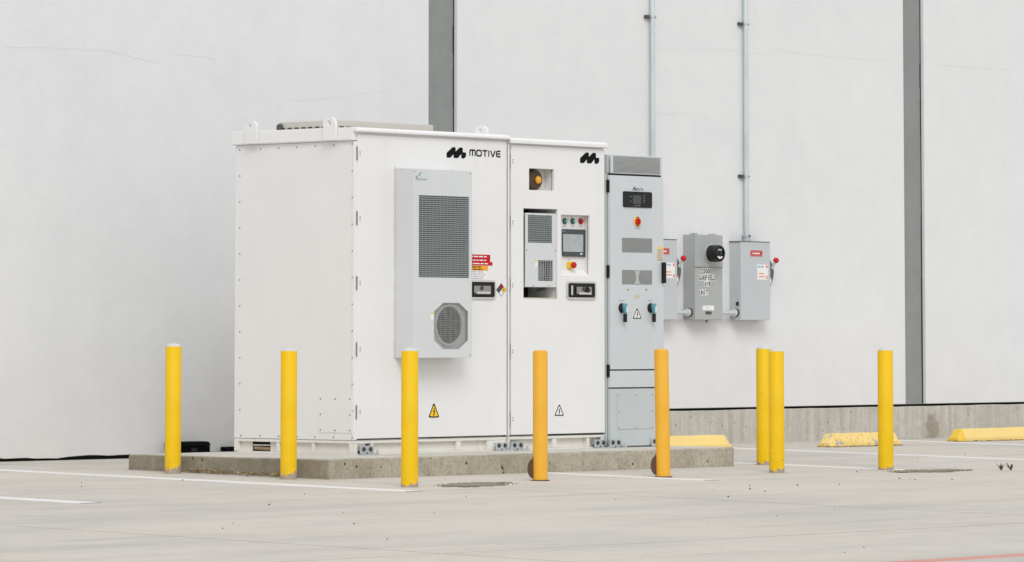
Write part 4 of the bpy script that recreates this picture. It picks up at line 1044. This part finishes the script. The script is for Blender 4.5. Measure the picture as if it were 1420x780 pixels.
# ================================================================== WHEEL STOPS
def wheel_stop(xa, xb, yf, mat, label, wd=.17, h=.118):
    ch, tp = .085, .035
    z = gz((xa + xb) / 2, yf) + .001
    B = [(xa, yf), (xb, yf), (xb, yf + wd), (xa, yf + wd)]
    mb = MB(); N = 14; prof = [(0, 0), (0, .035), (tp, h - .008), (tp + .012, h), (wd - tp - .012, h), (wd - tp, h - .008), (wd, .035), (wd, 0)]
    rnd = random.Random(int(xa * 10)); st_ = [xa, xa + .004, xa + ch, ] + [xa + ch + (xb - xa - 2 * ch) * i / N for i in range(1, N)] + [xb - ch, xb - .004, xb]
    sc_ = [.30, .34, 1.0] + [1.0] * (N - 1) + [1.0, .34, .30]
    for x, s in zip(st_, sc_):
        for a, b2 in prof:
            j = rnd.uniform(-.0025, .0025)
            mb.v.append((x, yf + a + j + (0 if s == 1 else (wd / 2 - a) * .12), z + b2 * (s if b2 > .02 else 1) + j * (b2 > 0)))
    k = len(prof)
    for i in range(len(st_) - 1):
        for j in range(k): j2 = (j + 1) % k; mb.f.append((i * k + j, (i + 1) * k + j, (i + 1) * k + j2, i * k + j2))
    mb.f.append(tuple(range(k))); mb.f.append(tuple(range((len(st_) - 1) * k + k - 1, (len(st_) - 1) * k - 1, -1)))
    # consistent outward normals
    me_o = build('wheel_stop', mb, mat, None, org=((xa + xb) / 2, yf + wd / 2, z))
    bm = bmesh.new(); bm.from_mesh(me_o.data); bmesh.ops.recalc_face_normals(bm, faces=bm.faces); bm.to_mesh(me_o.data); bm.free()
    return tag(me_o, label, 'wheel stop', 'wheel stops along the wall')
def x_at(u, y):                                  # x on the lot at depth y that falls on pixel column u
    a, b2 = -5, 20
    for _ in range(40):
        m_ = (a + b2) / 2; d = Vector((m_, y, gz(m_, y))) - CAM
        if 710 + F_PX * d.dot(_rt) / d.dot(_fw) < u: a = m_
        else: b2 = m_
    return a
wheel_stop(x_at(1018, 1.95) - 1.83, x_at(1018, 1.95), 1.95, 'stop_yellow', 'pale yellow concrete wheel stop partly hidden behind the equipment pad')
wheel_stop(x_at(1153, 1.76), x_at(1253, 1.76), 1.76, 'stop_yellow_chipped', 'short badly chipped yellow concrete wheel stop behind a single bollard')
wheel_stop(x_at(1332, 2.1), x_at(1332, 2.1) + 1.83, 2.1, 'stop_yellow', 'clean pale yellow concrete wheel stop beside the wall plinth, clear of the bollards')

# ================================================================== SMALL THINGS
# black bait boxes at the foot of the wall
def bait_box(u0, u1, vt, label, dep=.16):
    yb = YW - dep; xa, xb = at_y(u0, 620, yb).x, at_y(u1, 620, yb).x; zt = at_y((u0 + u1) / 2, vt, yb).z; zg = gz(xa, yb) + .001
    t = thing('bait_box', label, 'box', ((xa + xb) / 2, yb, zg))
    build('tray', MB().box(xa + .006, xb - .006, yb + .004, YW - .02, zg, zt - .035), 'bait_black', t, .006)
    build('lid', MB().poly_x([(yb, zt - .034), (yb + .02, zt - .004), (yb + .05, zt), (YW - .014, zt), (YW - .014, zt - .034)], xa, xb), 'bait_black', t, .004)
    build('entry_hole', MB().box((xa + xb) / 2 - .03, (xa + xb) / 2 + .03, yb + .001, yb + .0038, zg + .01, zt - .05), 'dark_void', t)
bait_box(246, 293, 613, 'black plastic box at the wall foot behind a scuffed bollard')
bait_box(314, 338, 619.8, 'small black plastic box at the wall foot behind the battery cabinet corner', .08)

def pebble(mb, c, r, rnd):
    vs = []
    for d in ((1, 0, 0), (-1, 0, 0), (0, 1, 0), (0, -1, 0), (0, 0, .8), (0, 0, -.5)): vs.append(Vector(c) + Vector(d) * r * rnd.uniform(.6, 1.15))
    mb.add(vs, [(0, 2, 4), (2, 1, 4), (1, 3, 4), (3, 0, 4), (2, 0, 5), (1, 2, 5), (3, 1, 5), (0, 3, 5)])
rnd = random.Random(21); mb = MB()
spots = [(422, 686.5), (343.6, 662), (84 * .394 + 340, 701), (491, 727.7), (537, 749), (456 * .394 + 860, 674.7), (1040, 679), (1061, 682.6), (1262, 665), (1247, 664.5), (1269, 666.2), (1320, 666), (1010, 690), (253, 667), (990, 591 + 90), (646, 690), (349, 654), (113, 676), (1188, 655), (1106, 674), (508, 661), (1164, 673), (1338, 631), (1150, 638), (1272, 637)]
for u, v in spots: p = ground(u, v); pebble(mb, p + Vector((0, 0, .004)), rnd.uniform(.006, .011), rnd)
for _ in range(35):
    u, v = rnd.uniform(0, 1420), 652 + 122 * rnd.random() ** 1.6
    p = ground(u, v)
    if p.y > PY0 - .05 and PX0 - .05 < p.x < PX1 + .05: continue
    pebble(mb, p + Vector((0, 0, .002)), rnd.uniform(.0025, .0065), rnd)
build('loose_grit', mb, 'stone_grey', kind='stuff')
concrete('dirt', (.20, .175, .13), (.30, .27, .21), (.11, .10, .07))
def dirt_patch(u0, v0, u1, v1, ucen, vlo, vhi, name, seed):
    rnd = random.Random(seed); a, b2 = ground(u0, v0), ground(u1, v1); mb = MB(); n = 40
    c = (a + b2) / 2; ex = (b2 - a) / 2; ey = (ground(ucen, vlo) - ground(ucen, vhi)) / 2
    ringv = []
    for i in range(n):
        t = 2 * math.pi * i / n; k = rnd.uniform(.55, 1.05); q = c + ex * math.cos(t) * k + ey * math.sin(t) * k; ringv.append((q.x, q.y, gz(q.x, q.y) + .004))
    inner = []
    for i in range(n):
        q = Vector(ringv[i]); q = c + (q - c) * .6; inner.append((q.x, q.y, gz(q.x, q.y) + .008 + rnd.uniform(0, .006)))
    mb.add(ringv + inner + [(c.x, c.y, gz(c.x, c.y) + .014)], [(i, (i + 1) % n, n + (i + 1) % n, n + i) for i in range(n)] + [(n + i, n + (i + 1) % n, 2 * n) for i in range(n)])
    for _ in range(260):
        t, k = rnd.uniform(0, 6.28), rnd.random() ** .6 * 1.05; q = c + ex * math.cos(t) * k + ey * math.sin(t) * k
        pebble(mb, (q.x, q.y, gz(q.x, q.y) + .006), rnd.uniform(.004, .010), rnd)
    build(name, mb, 'dirt', kind='stuff')
dirt_patch(604, 674.5, 716, 671.8, 662, 676.5, 670.8, 'dirt_patch', 3)
dirt_patch(1232, 655, 1346, 653.3, 1290, 656.4, 652.8, 'dirt_patch', 4)
# litter drifted against the pad
rnd = random.Random(31)
for mat_, cnt in (('leaf_yellow', 26), ('leaf_brown', 90)):
    mb = MB()
    for _ in range(cnt):
        y = PY0 + .35 + rnd.random() * 1.0; x = PX0 - abs(rnd.gauss(.0, .035)) - .012; z = gz(x, y) + .005 + rnd.random() * .014
        r = rnd.uniform(.008, .02); a = rnd.uniform(0, 6.28); tl = rnd.uniform(-.5, .5)
        e1 = Vector((math.cos(a), math.sin(a), tl)) * r; e2 = Vector((-math.sin(a), math.cos(a), rnd.uniform(-.4, .4))) * r * .45; c = Vector((x, y, z + r * .5))
        mb.add([c - e1, c - e2, c + e1, c + e2, c + Vector((0, 0, .004))], [(0, 1, 4), (1, 2, 4), (2, 3, 4), (3, 0, 4)])
    build('leaf_litter', mb, mat_, kind='stuff')
# two weeds in the lot
for u, v, s, lab in ((1388.5, 652.6, 1.0, 'small dark weed sprig with upright leaves next to a wider-spread one'), (1402, 652.8, 1.15, 'small dark wide-spread weed sprig on the bare lot')):
    p = ground(u, v); t = thing('weed', lab, 'weed', p, 'weeds on the lot'); rnd = random.Random(int(u))
    for i in range(5):
        a = rnd.uniform(0, 6.28); sp = rnd.uniform(.3, .9) * (1 if s == 1 else 1.25); h = rnd.uniform(.050, .078) * s; mb = MB()
        d = Vector((math.cos(a) * sp, math.sin(a) * sp, 1)).normalized(); q = Vector((-math.sin(a), math.cos(a), 0))
        b0 = p + Vector((0, 0, -.002)); tip = b0 + d * h; mid = b0 + d * h * .55; w_ = .007 * s; nn = d.cross(q) * .003
        mb.add([b0 - q * .002, b0 + q * .002, mid + q * w_, tip, mid - q * w_, mid + nn], [(0, 1, 5), (1, 2, 5), (2, 3, 5), (3, 4, 5), (4, 0, 5)])
        build('leaf', mb, 'leaf_green', t)
